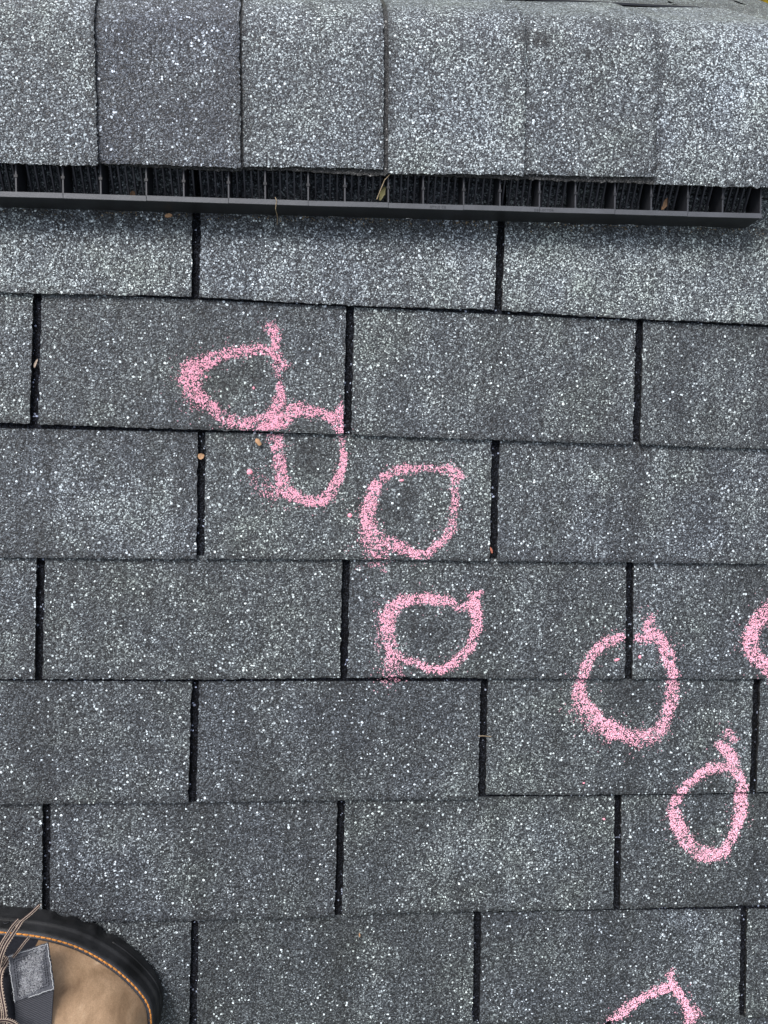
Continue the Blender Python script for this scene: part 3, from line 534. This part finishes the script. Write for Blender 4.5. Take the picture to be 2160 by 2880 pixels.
# ------------------------------------------------------------------ chalk marks
def surf_z(x, y):
    for r in range(-1, 9):
        rb = row_bottom(r, x)
        if y >= rb:
            if y - rb < 0.8: return None
            sl = slots_of(r)
            vv = y - rb
            for a, b in sl:
                c = b[0] + (a[0] - b[0]) * vv / 127 if isinstance(a, tuple) else b + (a - b) * vv / 127
                if abs(x - c) < 4.3: return None
            up = row_bottom(r - 1, x) if r > -1 else 1e9
            if up - y < 1.6: return None
            return tab_z(vv)
    return None
def fleck(V, F, Mi, x, y, z, rad, mi):
    n = random.choice((5, 6, 7)); a0 = random.random() * 6.28; st = random.uniform(0.6, 1.0); ang = random.random() * 3.14
    b = len(V); cA, sA = math.cos(ang), math.sin(ang)
    for i in range(n):
        t = a0 + 6.283 * i / n; rr = rad * random.uniform(0.65, 1.25)
        px, py = rr * math.cos(t), rr * math.sin(t) * st
        V.append((x + px * cA - py * sA, y + px * sA + py * cA, z - 0.35))
    V.append((x + random.uniform(-.2, .2) * rad, y + random.uniform(-.2, .2) * rad, z + 0.30 + random.random() * 0.35))
    for i in range(n): F.append((b + i, b + (i + 1) % n, b + n)); Mi.append(mi)
def chalk(strokes, seed):
    """chalk only catches the tops of grains: walk a jittered grid of grains and whiten the ones the stick rubbed over"""
    random.seed(seed); V, F, Mi = [], [], []
    segs = [(p, q) for st in strokes for p, q in zip(st[:-1], st[1:])]
    xs = [p[0] for st in strokes for p in st]; ys = [p[1] for st in strokes for p in st]; st_ = 1.22
    P0 = np.array([s_[0] for s_ in segs]); P1 = np.array([s_[1] for s_ in segs]); D = P1[:, :2] - P0[:, :2]; DD = (D ** 2).sum(1) + 1e-9
    y = min(ys) - 26
    while y < max(ys) + 26:
        x = min(xs) - 26
        while x < max(xs) + 26:
            gx, gy = x + random.uniform(-.55, .55), y + random.uniform(-.55, .55); x += st_
            wx = gx + 1.5 * noise.noise(Vector((gx / 9, gy / 9, seed + 9))); wy = gy + 1.5 * noise.noise(Vector((gx / 9, gy / 9, seed + 19)))
            v = np.array([wx, wy]) - P0[:, :2]; t = np.clip((v * D).sum(1) / DD, 0, 1)
            e = v - D * t[:, None]; dist = np.sqrt((e ** 2).sum(1)); wd = P0[:, 2] + (P1[:, 2] - P0[:, 2]) * t; dn = P0[:, 3] + (P1[:, 3] - P0[:, 3]) * t
            sc_ = dist / (wd + 0.8); k = int(sc_.argmin())
            if sc_[k] > 3.0: continue
            core = np.clip((1.30 - sc_) / 0.75, 0, 1); core = core * core * (3 - 2 * core) * dn ** 0.8
            pr = float(core.max()) * (1.1 if seed > 12 else 1.0)
            pr *= 0.80 + 0.75 * noise.noise(Vector((gx / 3.0, gy / 3.0, seed + 1.0))) + 0.45 * noise.noise(Vector((gx / 8.0, gy / 8.0, seed + 4.0)))
            dust = 0.085 * max(0, 1 - sc_[k] / 3.0) ** 1.2 * (0.5 + 1.6 * max(0, noise.noise(Vector((gx / 14, gy / 14, seed + 30.0)))))
            r_ = random.random()
            if r_ > max(pr * 1.08, 0) + dust: continue
            z = surf_z(gx, gy)
            if z is None: continue
            solid = pr > 0.62
            fleck(V, F, Mi, gx, gy, z + 0.42, random.uniform(.62, 1.0) if solid else random.uniform(.38, .78), 1 if (random.random() > pr * 1.6 + 0.12) else 0)
        y += st_
    return V, F, Mi
CL = ["pink chalk teardrop outline with a short upright tail, highest of the chalk marks",
      "pink chalk oval running over the shingle edge, joined to the teardrop",
      "round pink chalk ring with a dense smudged lower left side",
      "squarish pink chalk ring with tails at upper right and lower left",
      "largest pink chalk ring, crossing a shingle edge and a cut-out slot",
      "thick pink chalk curve running off the right side of the picture",
      "narrow pink chalk oval with a hooked tail, below and right of the largest ring",
      "pointed pink chalk arch running off the bottom of the picture"]
for i, st in enumerate(CHALK):
    if i == 6: st = [[(p[0], p[1], p[2] * 1.05 + 0.2, min(1, p[3] + 0.2)) for p in q] for q in st]
    if i in (1, 3): st = [[(p[0], p[1], p[2] * 1.08, min(1, p[3] * 1.1)) for p in q] for q in st]
    V, F, Mi = chalk(st, i + 1 if i != 6 else 12.3)
    o = mesh("chalk_mark", V, F, [M_CHALK, M_CHALK_THIN], None, Mi); thing(o, CL[i], "chalk mark", "pink chalk circles around damage"); TOP.append(o)
# ------------------------------------------------------------------ crumbs, leaf bits, twigs
def lump(name, x, y, z, rx, ry, rz, ang, mat, label, cat, group=None, seed=0):
    rd = random.Random(seed); mb = MB(); n = 9; V = []
    for k, (zz, sc_) in enumerate(((0, .75), (0.35, 1.0), (0.75, 0.8), (1.0, .35))):
        for j in range(n):
            t = 6.283 * j / n; q = sc_ * rd.uniform(.82, 1.15); px, py = rx * q * math.cos(t), ry * q * math.sin(t)
            V.append((x + px * math.cos(ang) - py * math.sin(ang), y + px * math.sin(ang) + py * math.cos(ang), z + zz * rz))
    F = [(k * n + j, k * n + (j + 1) % n, (k + 1) * n + (j + 1) % n, (k + 1) * n + j) for k in range(3) for j in range(n)] + [tuple(range(3 * n, 4 * n))]
    o = mesh(name, V, F, mat); thing(o, label, cat, group); TOP.append(o); return o
CR = [("crumb1", 3.0, 2.5, 0.5, "large round chalk crumb left of the chalk oval"), ("crumb2", 2.3, 1.3, 0.1, "flat chalk crumb just inside the top of the round ring"),
      ("crumb3", 3.0, 1.4, 0.3, "long chalk crumb inside the largest ring, left of the slot"), ("crumb4", 1.5, 2.0, 0.2, "chalk crumb inside the largest ring, right of the slot"),
      ("crumb5", 1.2, 1.4, 0, "tiny chalk crumb inside the teardrop, on its right"), ("crumb7", 1.5, 1.2, 0, "tiny chalk crumb inside the teardrop, on its left"), ("crumb6", 2.4, 2.2, 0, "rough chalk crumb left of the round ring"),
      ("cr9", 1.3, .9, 0, "tiny chalk crumb between the largest ring and the course below"), ("cr10", 1.2, 1.7, 1.2, "tiny chalk crumb right of the lowest middle slot")]
for k, rx, ry, an, lab in CR:
    x, y = SP[k]; z = surf_z(x, y) or 0.5
    lump("chalk_crumb", x, y, z - 0.2, rx, ry, 1.8, an, M_CRUMB, lab, "chalk crumb", "loose crumbs of pink chalk", seed=len(lab))
def leafbit(x, y, z, L, W, ang, mat, label, curl=1.5, name="leaf_fragment", seed=0):
    rd = random.Random(seed); V = []; n = 7
    for i in range(n):
        t = i / (n - 1); wdt = W * math.sin(math.pi * (0.12 + 0.8 * t)) * rd.uniform(.8, 1.2)
        for s_2 in (-1, 0, 1):
            px, py = (t - .5) * L, s_2 * wdt / 2
            V.append((x + px * math.cos(ang) - py * math.sin(ang), y + px * math.sin(ang) + py * math.cos(ang), z + curl * (abs(s_2) * 0.6 + math.sin(3.1 * t)) * 0.6 + 0.2))
    F = [(i * 3 + j, i * 3 + j + 1, i * 3 + j + 4, i * 3 + j + 3) for i in range(n - 1) for j in range(2)]
    b = len(V); V += [(a, b_, c - 0.35) for a, b_, c in V]; F += [tuple(q + b for q in f[::-1]) for f in F]
    o = mesh(name, V, F, mat, smooth=True); thing(o, label, "leaf fragment", "bits of dead leaf on the roof"); TOP.append(o)
leafbit(*SP["leafbit_slot"], 0.5, 6.5, 6.0, 0.4, M_TAN, "square brown leaf bit lodged in the slot left of the chalk oval", seed=1)
leafbit(*SP["leafbit"], 2.3, 8.0, 5.0, 2.2, M_TAN, "small tan leaf bit just below the teardrop chalk mark", seed=2)
leafbit(*SP["brownleaf"], 9.5, 15, 5.5, 1.05, M_TAN, "long tan leaf piece inside the vent near its right end", seed=3)
leafbit(*SP["brown2"], 4, 9, 4.0, 1.3, M_TAN, "short brown leaf piece inside the vent, left of the long tan one", seed=4)
leafbit(*SP["tanleft"], 3, 6, 4, 0.3, M_TAN, "crumpled tan leaf bit inside the vent at the far left", seed=5)
leafbit(*SP["slotleaf"], -1.5, 9, 2.4, 1.2, M_CREAM, "thin pale leaf curl in the slot at the far left", seed=6)
leafbit(*SP["tan"], 1, 5, 1.8, 1.7, M_TAN, "slim tan leaf sliver lower centre, in the course beside the boot", seed=7)
leafbit(*SP["redbit"], 0.3, 7, 2.4, 1.9, simple("reddish_leaf", (0.35, 0.12, 0.08)), "reddish leaf bit at the bottom of the slot right of the round ring", seed=8)
leafbit(SP["leafvent"][0] - 2, SP["leafvent"][1] - 3, 20, 14, 5, 1.2, M_LEAF, "olive green leaf stuck between the vent louvres near mid picture", seed=9)
leafbit(-26, 80, 2, 7, 4, .2, M_TAN, "pale tan leaf bit at the foot of the vent wall, left part", seed=10)
mb = MB(); x, y = SP["leafvent"]; mb.tube([(x - 8, y - 12, 31), (x - 5, y - 4, 31.5), (x - 1, y + 6, 31), (x + 4, y + 12, 30)], [0.5, .5, .45, .3], 5)
o = mb.build("dead_twig", M_TWIG); thing(o, "thin curved brown twig standing across the vent louvres beside the olive leaf", "twig"); TOP.append(o)
mb = MB(); mb.tube([(78, 95, 27), (79.5, 91, 30), (78.5, 84, 28), (80, 79, 20), (79, 75, 8)], 0.35, 5); o = mb.build("dry_grass_blade", M_TWIG); thing(o, "dry grass blade hanging over the vent rim", "grass blade"); TOP.append(o)
mb = MB(); x, y = SP["twig"]; mb.tube([(x - 7, y, 0.2), (x - 2, y + .6, 1), (x + 3, y, 1.1), (x + 7, y - .4, .6)], .45, 5); o = mb.build("twig", M_TWIG); thing(o, "tiny brown twig lying across the slot in the fourth course", "twig"); TOP.append(o)
mb = MB()
o = None
# dirt caught along the foot of the vent: uncountable
V, F, Mi = [], [], []; random.seed(3)
for _ in range(900):
    a = random.uniform(-230, 600); w_ = 84.2 - abs(random.gauss(0, 3.2)) - 0.2
    if noise.noise(Vector((a * 0.02, 0, 1))) < random.uniform(-.5, .5): continue
    x, y, z = ridge(a, w_, 0); zz = surf_z(x, y)
    if zz is None: continue
    fleck(V, F, Mi, x, y, zz + .3, random.uniform(.4, 1.1), 0 if random.random() < .55 else 1)
o = mesh("grit", V, F, [simple("dirt", (0.06, 0.05, 0.035), rough=.95), M_TWIG], None, Mi); o["kind"] = "stuff"; o["label"] = "brown dirt and leaf grit gathered along the foot of the vent"; TOP.append(o)
# ------------------------------------------------------------------ the boot
def catmull(P, n=10, closed=True):
    P = [np.array(p, float) for p in P]; k = len(P); out = []
    for i in range(k if closed else k - 1):
        p0 = P[(i - 1) % k] if closed or i > 0 else P[0]; p1 = P[i]; p2 = P[(i + 1) % k]; p3 = P[(i + 2) % k] if closed or i + 2 < k else P[-1]
        for j in range(n):
            t = j / n; out.append(0.5 * ((2 * p1) + (-p0 + p2) * t + (2 * p0 - 5 * p1 + 4 * p2 - p3) * t * t + (-p0 + 3 * p1 - 3 * p2 + p3) * t ** 3))
    if not closed: out.append(P[-1])
    return np.array(out)
OUT = catmull(B_SOLE[::2] + [[-36, -756], [-52, -772], [-78, -780], [-112, -775], [-150, -761], [-200, -741], [-250, -722], [-300, -708], [-335, -690], [-352, -662], [-350, -632], [-330, -610], [-298, -600], [-262, -605], [-225, -613]], 14)
seg = np.linalg.norm(np.roll(OUT, -1, 0) - OUT, axis=1)
cum = np.concatenate([[0], np.cumsum(seg)]); NT = 300
tt = np.linspace(0, cum[-1], NT, endpoint=False); OC = np.vstack([OUT, OUT[:1]])
OUT = np.stack([np.interp(tt, cum, OC[:, 0]), np.interp(tt, cum, OC[:, 1])], 1)
for _ in range(2): OUT = (np.roll(OUT, 1, 0) + 2 * OUT + np.roll(OUT, -1, 0)) / 4
TG = np.roll(OUT, -1, 0) - np.roll(OUT, 1, 0); TG /= np.linalg.norm(TG, axis=1, keepdims=True)
NR = np.stack([TG[:, 1], -TG[:, 0]], 1)
if np.dot(NR[0], OUT.mean(0) - OUT[0]) < 0: NR = -NR       # inward normals
def ring(off): return OUT + NR * (off if np.ndim(off) == 0 else np.asarray(off)[:, None])
LE = ring(8.0)
AX = np.array([math.cos(math.radians(-20)), math.sin(math.radians(-20))]); TIP = np.array([-31.0, -736.0])
SPA, SPB = TIP - AX * 58, TIP - AX * 285
SPA = SPA + np.array([-2, 6.0])
HS = [(40, 43), (58, 47), (100, 56), (150, 66), (200, 78), (250, 96), (300, 105)]
def upper_z(x, y):
    p = np.array([x, y]); d = SPB - SPA; t = np.clip(np.dot(p - SPA, d) / np.dot(d, d), 0, 1); ds = np.linalg.norm(p - (SPA + d * t))
    dd = ((LE - p) ** 2).sum(1); kk = int(dd.argmin()); dl = math.sqrt(dd[kk])
    if np.dot(p - LE[kk], NR[kk]) < 0: return 38.0
    q = dl / (dl + ds + 1e-6)
    s_ = 58 + t * 227; H = np.interp(s_, [h[0] for h in HS], [h[1] for h in HS])
    return 39 + H * (1 - (1 - q) ** 2.3) ** 0.62
boot = empty("work_boot", (-180, -690, 0)); TOP.append(boot)
thing(boot, "scuffed tan leather work boot with black lugged sole and orange stitching", "boot")
def loft(rings, closed_top=False):
    V = np.vstack(rings); n = len(rings[0]); i = np.arange(n); j = (i + 1) % n; F = []
    for k in range(len(rings) - 1): F += np.stack([k * n + i, k * n + j, (k + 1) * n + j, (k + 1) * n + i], -1).tolist()
    if closed_top: F.append([int(q) for q in (len(rings) - 1) * n + i])
    return V, F
def r3(off, z): return np.hstack([ring(off), np.full((NT, 1), z) if np.ndim(z) == 0 else np.asarray(z)[:, None]])
sarc = tt[:NT]
def nearest_t(pt): return int(((OUT - np.array(pt)) ** 2).sum(1).argmin())
notch = np.zeros(NT)
for pt in ((-133, -627), (-110, -634), (-88, -646)):
    t = nearest_t(pt); d = np.abs((np.arange(NT) - t + NT // 2) % NT - NT // 2); notch += 3.4 * np.clip(1 - (d / 3.2) ** 2, 0, 1)
lug = 0.25 * np.sin(sarc / 9.0)
groove = np.zeros(NT)
rings = [r3(2.5 + notch + lug, 0.5), r3(notch + 0.5 * lug, 5), r3(notch * 0.9, 12), r3(notch * 0.3 + 0.2, 17), r3(0.6, 20), r3(0.1, 22.5), r3(0.1, 24), r3(1.5, 25.2), r3(2.4, 27.5), r3(2.2, 34), r3(2.6, 36.5), r3(3.6, 37.6), r3(8.6, 37.6)]
V, F = loft(rings); sole = hang(mesh("sole", V, F, M_RUB, smooth=True), boot)
# second, shorter ridge near the toe
mb = MB(); t0, t1 = nearest_t((-80, -652)), nearest_t((-34, -745)); idx_ = list(range(min(t0, t1), max(t0, t1)))
R_ = ring(0.1); mb.tube([(R_[i][0], R_[i][1], 15.5) for i in idx_], 0.9, 6)
for pts in ([(-192, 0), (-186, 0)], [(-183, 0), (-177, 0)], [(-174, 0), (-168, 0)]):
    t = nearest_t((pts[0][0] + 3, -617)); c = OUT[t]; 
    arc = [(c[0] + 2.6 * math.cos(q), c[1] - 1.6, 27 + 2.6 * math.sin(q) * 1.0) for q in np.linspace(-0.6, 2.9, 9)]
    cm = MB(); cm.tube([(a_, b_ - 0.3, z_) for a_, b_, z_ in arc], 0.35, 5); hang(cm.build("curl_mark", M_WELT, smooth=True), boot)
hang(mb.build("sole_ridge", M_RUB, smooth=True), boot)
# welt: grooved strip and rolled rubber cord against the leather
V, F = loft([r3(3.4, 37.5), r3(3.6, 38.6), r3(4.4, 38.9), r3(4.9, 38.2), r3(5.3, 38.9), r3(6.2, 39.9), r3(7.4, 40.1), r3(8.4, 39.2), r3(8.8, 36)])
hang(mesh("welt", V, F, M_WELT, smooth=True), boot)
# stitching: one dash after another in the groove
mb = MB(); C5 = ring(4.9); k = 0.0; random.seed(21)
cs = np.concatenate([[0], np.cumsum(np.linalg.norm(np.diff(np.vstack([C5, C5[:1]]), axis=0), axis=1))]); CC = np.vstack([C5, C5[:1]])
while k < cs[-1] - 6:
    L = random.uniform(5.2, 6.4); q = np.linspace(k, k + L - 0.5, 6)
    pts = [(float(np.interp(s_, cs, CC[:, 0])), float(np.interp(s_, cs, CC[:, 1])), 39.0 + 0.35 * math.sin(math.pi * i / 5)) for i, s_ in enumerate(q)]
    mb.tube(pts, [0.45, .8, .85, .85, .8, .45], 6)
    if random.random() < 0.8:
        for _ in range(random.choice((1, 3, 6))):
            p = random.choice(pts); a_ = random.uniform(0, 6.28); l_ = random.uniform(.8, 2.0)
            mb.tube([p, (p[0] + l_ * .6 * math.cos(a_), p[1] + l_ * .6 * math.sin(a_), p[2] + 1), (p[0] + l_ * math.cos(a_ + .4), p[1] + l_ * math.sin(a_ + .4), p[2] + 1.2)], 0.11, 3, cap=False)
    k += L
hang(mb.build("stitching", M_ORG), boot)
# upper
NRG = 20; pts = []
dS = SPB - SPA
for k in range(NRG + 1):
    r_ = k / NRG; row = []
    for p in LE:
        t = np.clip(np.dot(p - SPA, dS) / np.dot(dS, dS), 0, 1); s_ = SPA + dS * t; e_ = 1 - (1 - r_) ** 1.6
        c = p + (s_ - p) * (e_ * 0.985); z = upper_z(c[0], c[1]) if k else 37.5
        row.append((c[0], c[1], z + 0.7 * noise.noise(Vector((c[0] * .05, c[1] * .05, 2))) * min(1, k / 3)))
    pts.append(np.array(row))
V, F = loft(pts); cen = np.array([[np.mean(V[f, 0]), np.mean(V[f, 1])] for f in F])
dark = (cen[:, 0] < -146 + 0.2 * (-629 - cen[:, 1]))
def sub(sel, lift):
    fs = [f for f, s_ in zip(F, sel) if s_]; used = sorted({i for f in fs for i in f}); mp = {u: i for i, u in enumerate(used)}
    v = V[used].copy(); v[:, 2] += lift; return v, [[mp[i] for i in f] for f in fs]
v, f = sub(~dark, 0.0); hang(mesh("toe_leather", v, f, M_LTH, smooth=True), boot)
v, f = sub(dark, 0.4); hang(mesh("side_panel", v, f, M_BLK, smooth=True), boot)
# ankle shaft rising out of the back of the upper (outside the picture)
ac = SPA + dS * 0.80; rgs = []
for z, rx, ry, sh in ((88, 62, 46, 0), (120, 58, 44, 2), (150, 54, 43, 6), (190, 53, 44, 8), (215, 55, 46, 9), (215, 50, 41, 9), (150, 48, 38, 6)):
    q = np.linspace(0, 2 * math.pi, 48, endpoint=False); X_ = np.array([-AX[1], AX[0]])
    c = ac - AX * sh; rgs.append(np.hstack([c + np.outer(np.cos(q) * rx, AX) + np.outer(np.sin(q) * ry, X_), np.full((48, 1), z)]))
V2, F2 = loft(rgs); hang(mesh("shaft", V2, F2, M_LTH, smooth=True), boot)
def drape(corn, nu, nv, lift, thick, name, mat, parent, rag=0.0, base=None):
    P4 = [np.array(c) for c in corn]; G = np.zeros((nv + 1, nu + 1, 3))
    for j in range(nv + 1):
        for i in range(nu + 1):
            s_, t_ = i / nu, j / nv
            p = (P4[0] * (1 - s_) + P4[1] * s_) * (1 - t_) + (P4[3] * (1 - s_) + P4[2] * s_) * t_
            if rag and (i in (0, nu) or j in (0, nv)): p[:2] += rng.normal(0, rag, 2)
            G[j, i] = (p[0], p[1], max(p[2], upper_z(p[0], p[1]) + 2.6) + lift)
    A_ = G.reshape(-1, 3); B_ = A_ - [0, 0, thick]; n0 = len(A_); W_ = nu + 1; fs = []
    for j in range(nv):
        for i in range(nu):
            a_ = j * W_ + i; fs += [(a_ + W_, a_ + W_ + 1, a_ + 1, a_), (n0 + a_, n0 + a_ + 1, n0 + a_ + W_ + 1, n0 + a_ + W_)]
    lp = [i for i in range(W_)] + [j * W_ + nu for j in range(1, nv + 1)] + [nv * W_ + i for i in range(nu - 1, -1, -1)] + [j * W_ for j in range(nv - 1, 0, -1)]
    fs += [(lp[k], lp[(k + 1) % len(lp)], n0 + lp[(k + 1) % len(lp)], n0 + lp[k]) for k in range(len(lp))]
    o = mesh(name, np.vstack([A_, B_]), fs, mat, smooth=False)
    if parent is boot: hang(o, boot)
    else: o.parent = parent
    return o, G
web, _ = drape(S_WEB, 14, 16, -0.6, 2.2, "strap", M_WEB, boot)
tab, GT = drape(S_TAB, 24, 24, 1.0, 2.6, "strap_tab", M_STRAP, web, rag=0.25)
def tabp(s_, t_, dz=0.3):
    i, j = s_ * 24, t_ * 24; i0, j0 = min(int(i), 23), min(int(j), 23); a_, b_ = i - i0, j - j0
    p = (GT[j0, i0] * (1 - a_) + GT[j0, i0 + 1] * a_) * (1 - b_) + (GT[j0 + 1, i0] * (1 - a_) + GT[j0 + 1, i0 + 1] * a_) * b_
    return (p[0], p[1], p[2] + dz)
mb = MB(); fr = MB(); random.seed(9)
for ins in (0.10, 0.155):
    for (a_, b_) in (((ins, ins), (1 - ins, ins)), ((1 - ins, ins), (1 - ins, 1 - ins)), ((1 - ins, 1 - ins), (ins, 1 - ins)), ((ins, 1 - ins), (ins, ins))):
        for k in range(13):
            t0, t1 = (k + .12) / 13, (k + .72) / 13
            mb.tube([tabp(a_[0] + (b_[0] - a_[0]) * t, a_[1] + (b_[1] - a_[1]) * t) for t in (t0, (t0 + t1) / 2, t1)], 0.38, 4)
mb_o = mb.build("tab_stitching", M_BLK); mb_o.parent = web
for (a_, b_, dn) in (((0, 0), (1, 0), 1), ((1, 0), (1, 1), 1), ((.35, 1), (1, 1), 1), ((0, .06), (0, 1), .8)):
    prev = None; pp = []
    for k in range(40):
        t = k / 39; p = Vector(tabp(a_[0] + (b_[0] - a_[0]) * t, a_[1] + (b_[1] - a_[1]) * t, .5)); p += Vector((random.gauss(0, .2), random.gauss(0, .2), random.gauss(0, .1))); pp.append(p)
        if random.random() < .7:
            q = p + Vector((random.gauss(0, .8), random.gauss(0, .8), .3)); fr.tube([p, (p + q) / 2 + Vector((0, 0, .4)), q], .1, 3, cap=False)
    fr.tube(pp, .42, 5)
fo = fr.build("frayed_edge", M_FRAY); fo.parent = web
# worn pile: short pale fibres standing and lying on the tab
FZ = MB(); pc = np.array([c[:2] for c in S_FUZZ]); pm = pc.mean(0); tc_ = (GT[0, 0] + GT[0, 24] + GT[24, 24] + GT[24, 0])[:2] / 4; poly = [tuple(tc_ + (q - pm) * 0.86) for q in pc]
def inside(x, y):
    c = False; j = len(poly) - 1
    for i in range(len(poly)):
        if (poly[i][1] > y) != (poly[j][1] > y) and x < (poly[j][0] - poly[i][0]) * (y - poly[i][1]) / (poly[j][1] - poly[i][1]) + poly[i][0]: c = not c
        j = i
    return c
for _ in range(5200):
    s_, t_ = random.random(), random.random(); p = tabp(s_, t_, .1)
    if not inside(p[0] + random.gauss(0, .9), p[1] + random.gauss(0, .9)): continue
    a_ = random.gauss(1.8, .7); l_ = random.uniform(.8, 1.9); q = Vector((math.cos(a_) * l_, math.sin(a_) * l_, random.uniform(.2, .9)))
    P0 = Vector(p); s2 = q.cross(Vector((0, 0, 1))).normalized() * .13
    n_ = len(FZ.v); FZ.add([P0 - s2, P0 + s2, P0 + q * .6 + Vector((0, 0, .3)) + s2, P0 + q * .6 + Vector((0, 0, .3)) - s2, P0 + q], [(0, 1, 2, 3), (3, 2, 4)])
fz = FZ.build("fuzzy_patch", M_FUZZ); fz.parent = web
# laces: flat woven ribbon, dark with two cream ribs
def lace(path, wid, name="lace", fray=False):
    P_ = catmull(path, 10, closed=False); mb = MB(); n = len(P_)
    prof = [(-1, 0, 1), (-.68, .45, 0), (-.36, .52, 0), (-.28, .38, 1), (.28, .38, 1), (.36, .52, 0), (.68, .45, 0), (1, 0, 1), (.6, -.45, 1), (-.6, -.45, 1)]
    vs = []
    for i in range(n):
        d = Vector(P_[min(i + 1, n - 1)] - P_[max(i - 1, 0)]).normalized(); sd_ = d.cross(Vector((0, 0, 1))).normalized(); up = sd_.cross(d)
        rib = 0.10 * (1 if i % 2 else -1)
        for a_, h_, m_ in prof: vs.append(Vector(P_[i]) + sd_ * a_ * wid / 2 + up * (h_ * 1.6 + (rib if h_ > .4 else 0)))
    K = len(prof)
    for i in range(n - 1):
        for j in range(K):
            j2 = (j + 1) % K; m_ = 0 if (j in (1, 5) or (j == 0 and i % 3 == 0)) else 1
            mb.f.append((i * K + j, i * K + j2, (i + 1) * K + j2, (i + 1) * K + j)); mb.m.append(m_)
    mb.v = [tuple(v) for v in vs]; mb.f.append(tuple(range(K))[::-1]); mb.m.append(1); mb.f.append(tuple((n - 1) * K + j for j in range(K))); mb.m.append(0)
    if fray:
        for _ in range(12): p = Vector(P_[0]); mb.tube([p, p + Vector((random.gauss(.8, .7), random.gauss(.9, .6), random.gauss(0, .4)))], .12, 3, 0, cap=False)
    return hang(mb.build(name, [M_CREAM, M_BRN]), boot)
lace(L_A[:4], 3.2, fray=True)
LA = [np.array(p) + [1.1, -0.6, 0.6] for p in L_A[2:]]; lace([L_A[2]] + [list(p) for p in LA[1:]], 4.2)
LA2 = [np.array(p) + [-2.4, 2.0, 0] for p in L_A[2:]]; lace([list(p) for p in LA2], 3.4)
lace(L_B, 3.0, fray=True); lace(L_C, 4.4); lace([[p[0] - 4.0, p[1] + .5, p[2] - .5] for p in L_C], 3.6); lace(L_D, 4.6); lace(L_E, 4.2)

# ------------------------------------------------------------------ tilt the roof into the world
for o in TOP: o.matrix_world = TILT @ Matrix.Translation(o.location)
# ------------------------------------------------------------------ garden below
GZ = -4.2
g = mesh("ground", [(-450, -450, GZ), (450, -450, GZ), (450, 450, GZ), (-450, 450, GZ)], [(0, 1, 2, 3)], M_GRASS, raw=True); struct(g)
tree = bpy.data.objects.new("autumn_tree", None); sc.collection.objects.link(tree); tree.location = (3.6, 4.6, GZ)
thing(tree, "yellow autumn tree glimpsed beyond the roof edge at the top right corner", "tree")
mb = MB(); random.seed(11)
mb.tube([(0, 0, 0), (60, 20, 600), (20, -30, 1300), (50, 10, 2300)], [110, 90, 70, 25], 10)
for k in range(14):
    t = k * 2.4; h0 = 700 + 100 * k; L = random.uniform(500, 1100)
    mb.tube([(30, 0, h0), (30 + L * .5 * math.cos(t), L * .5 * math.sin(t), h0 + 180), (30 + L * math.cos(t), L * math.sin(t), h0 + 420)], [35, 22, 8], 6)
tk = mb.build("trunk", M_BARK, smooth=True); tk.parent = tree
V, F = [], []
for k in range(120):
    cx, cy, cz = random.gauss(0, .62), random.gauss(0, .62), random.gauss(2.1, .6)
    if cx * cx + cy * cy + (cz - 2.1) ** 2 > 2.2: continue
    for j in range(95):
        p = Vector((cx + random.gauss(0, .17), cy + random.gauss(0, .17), cz + random.gauss(0, .15))); 
        a = Vector((random.gauss(0, 1), random.gauss(0, 1), random.gauss(0, .6))).normalized() * random.uniform(.03, .05); b_ = a.cross(Vector((random.gauss(0, 1), random.gauss(0, 1), random.gauss(0, 1)))).normalized() * random.uniform(.018, .03)
        n_ = len(V); V += [tuple(p - a), tuple(p + b_), tuple(p + a), tuple(p - b_)]; F.append((n_, n_ + 1, n_ + 2, n_ + 3))
cr = mesh("crown", V, F, M_YEL, raw=True); cr.parent = tree
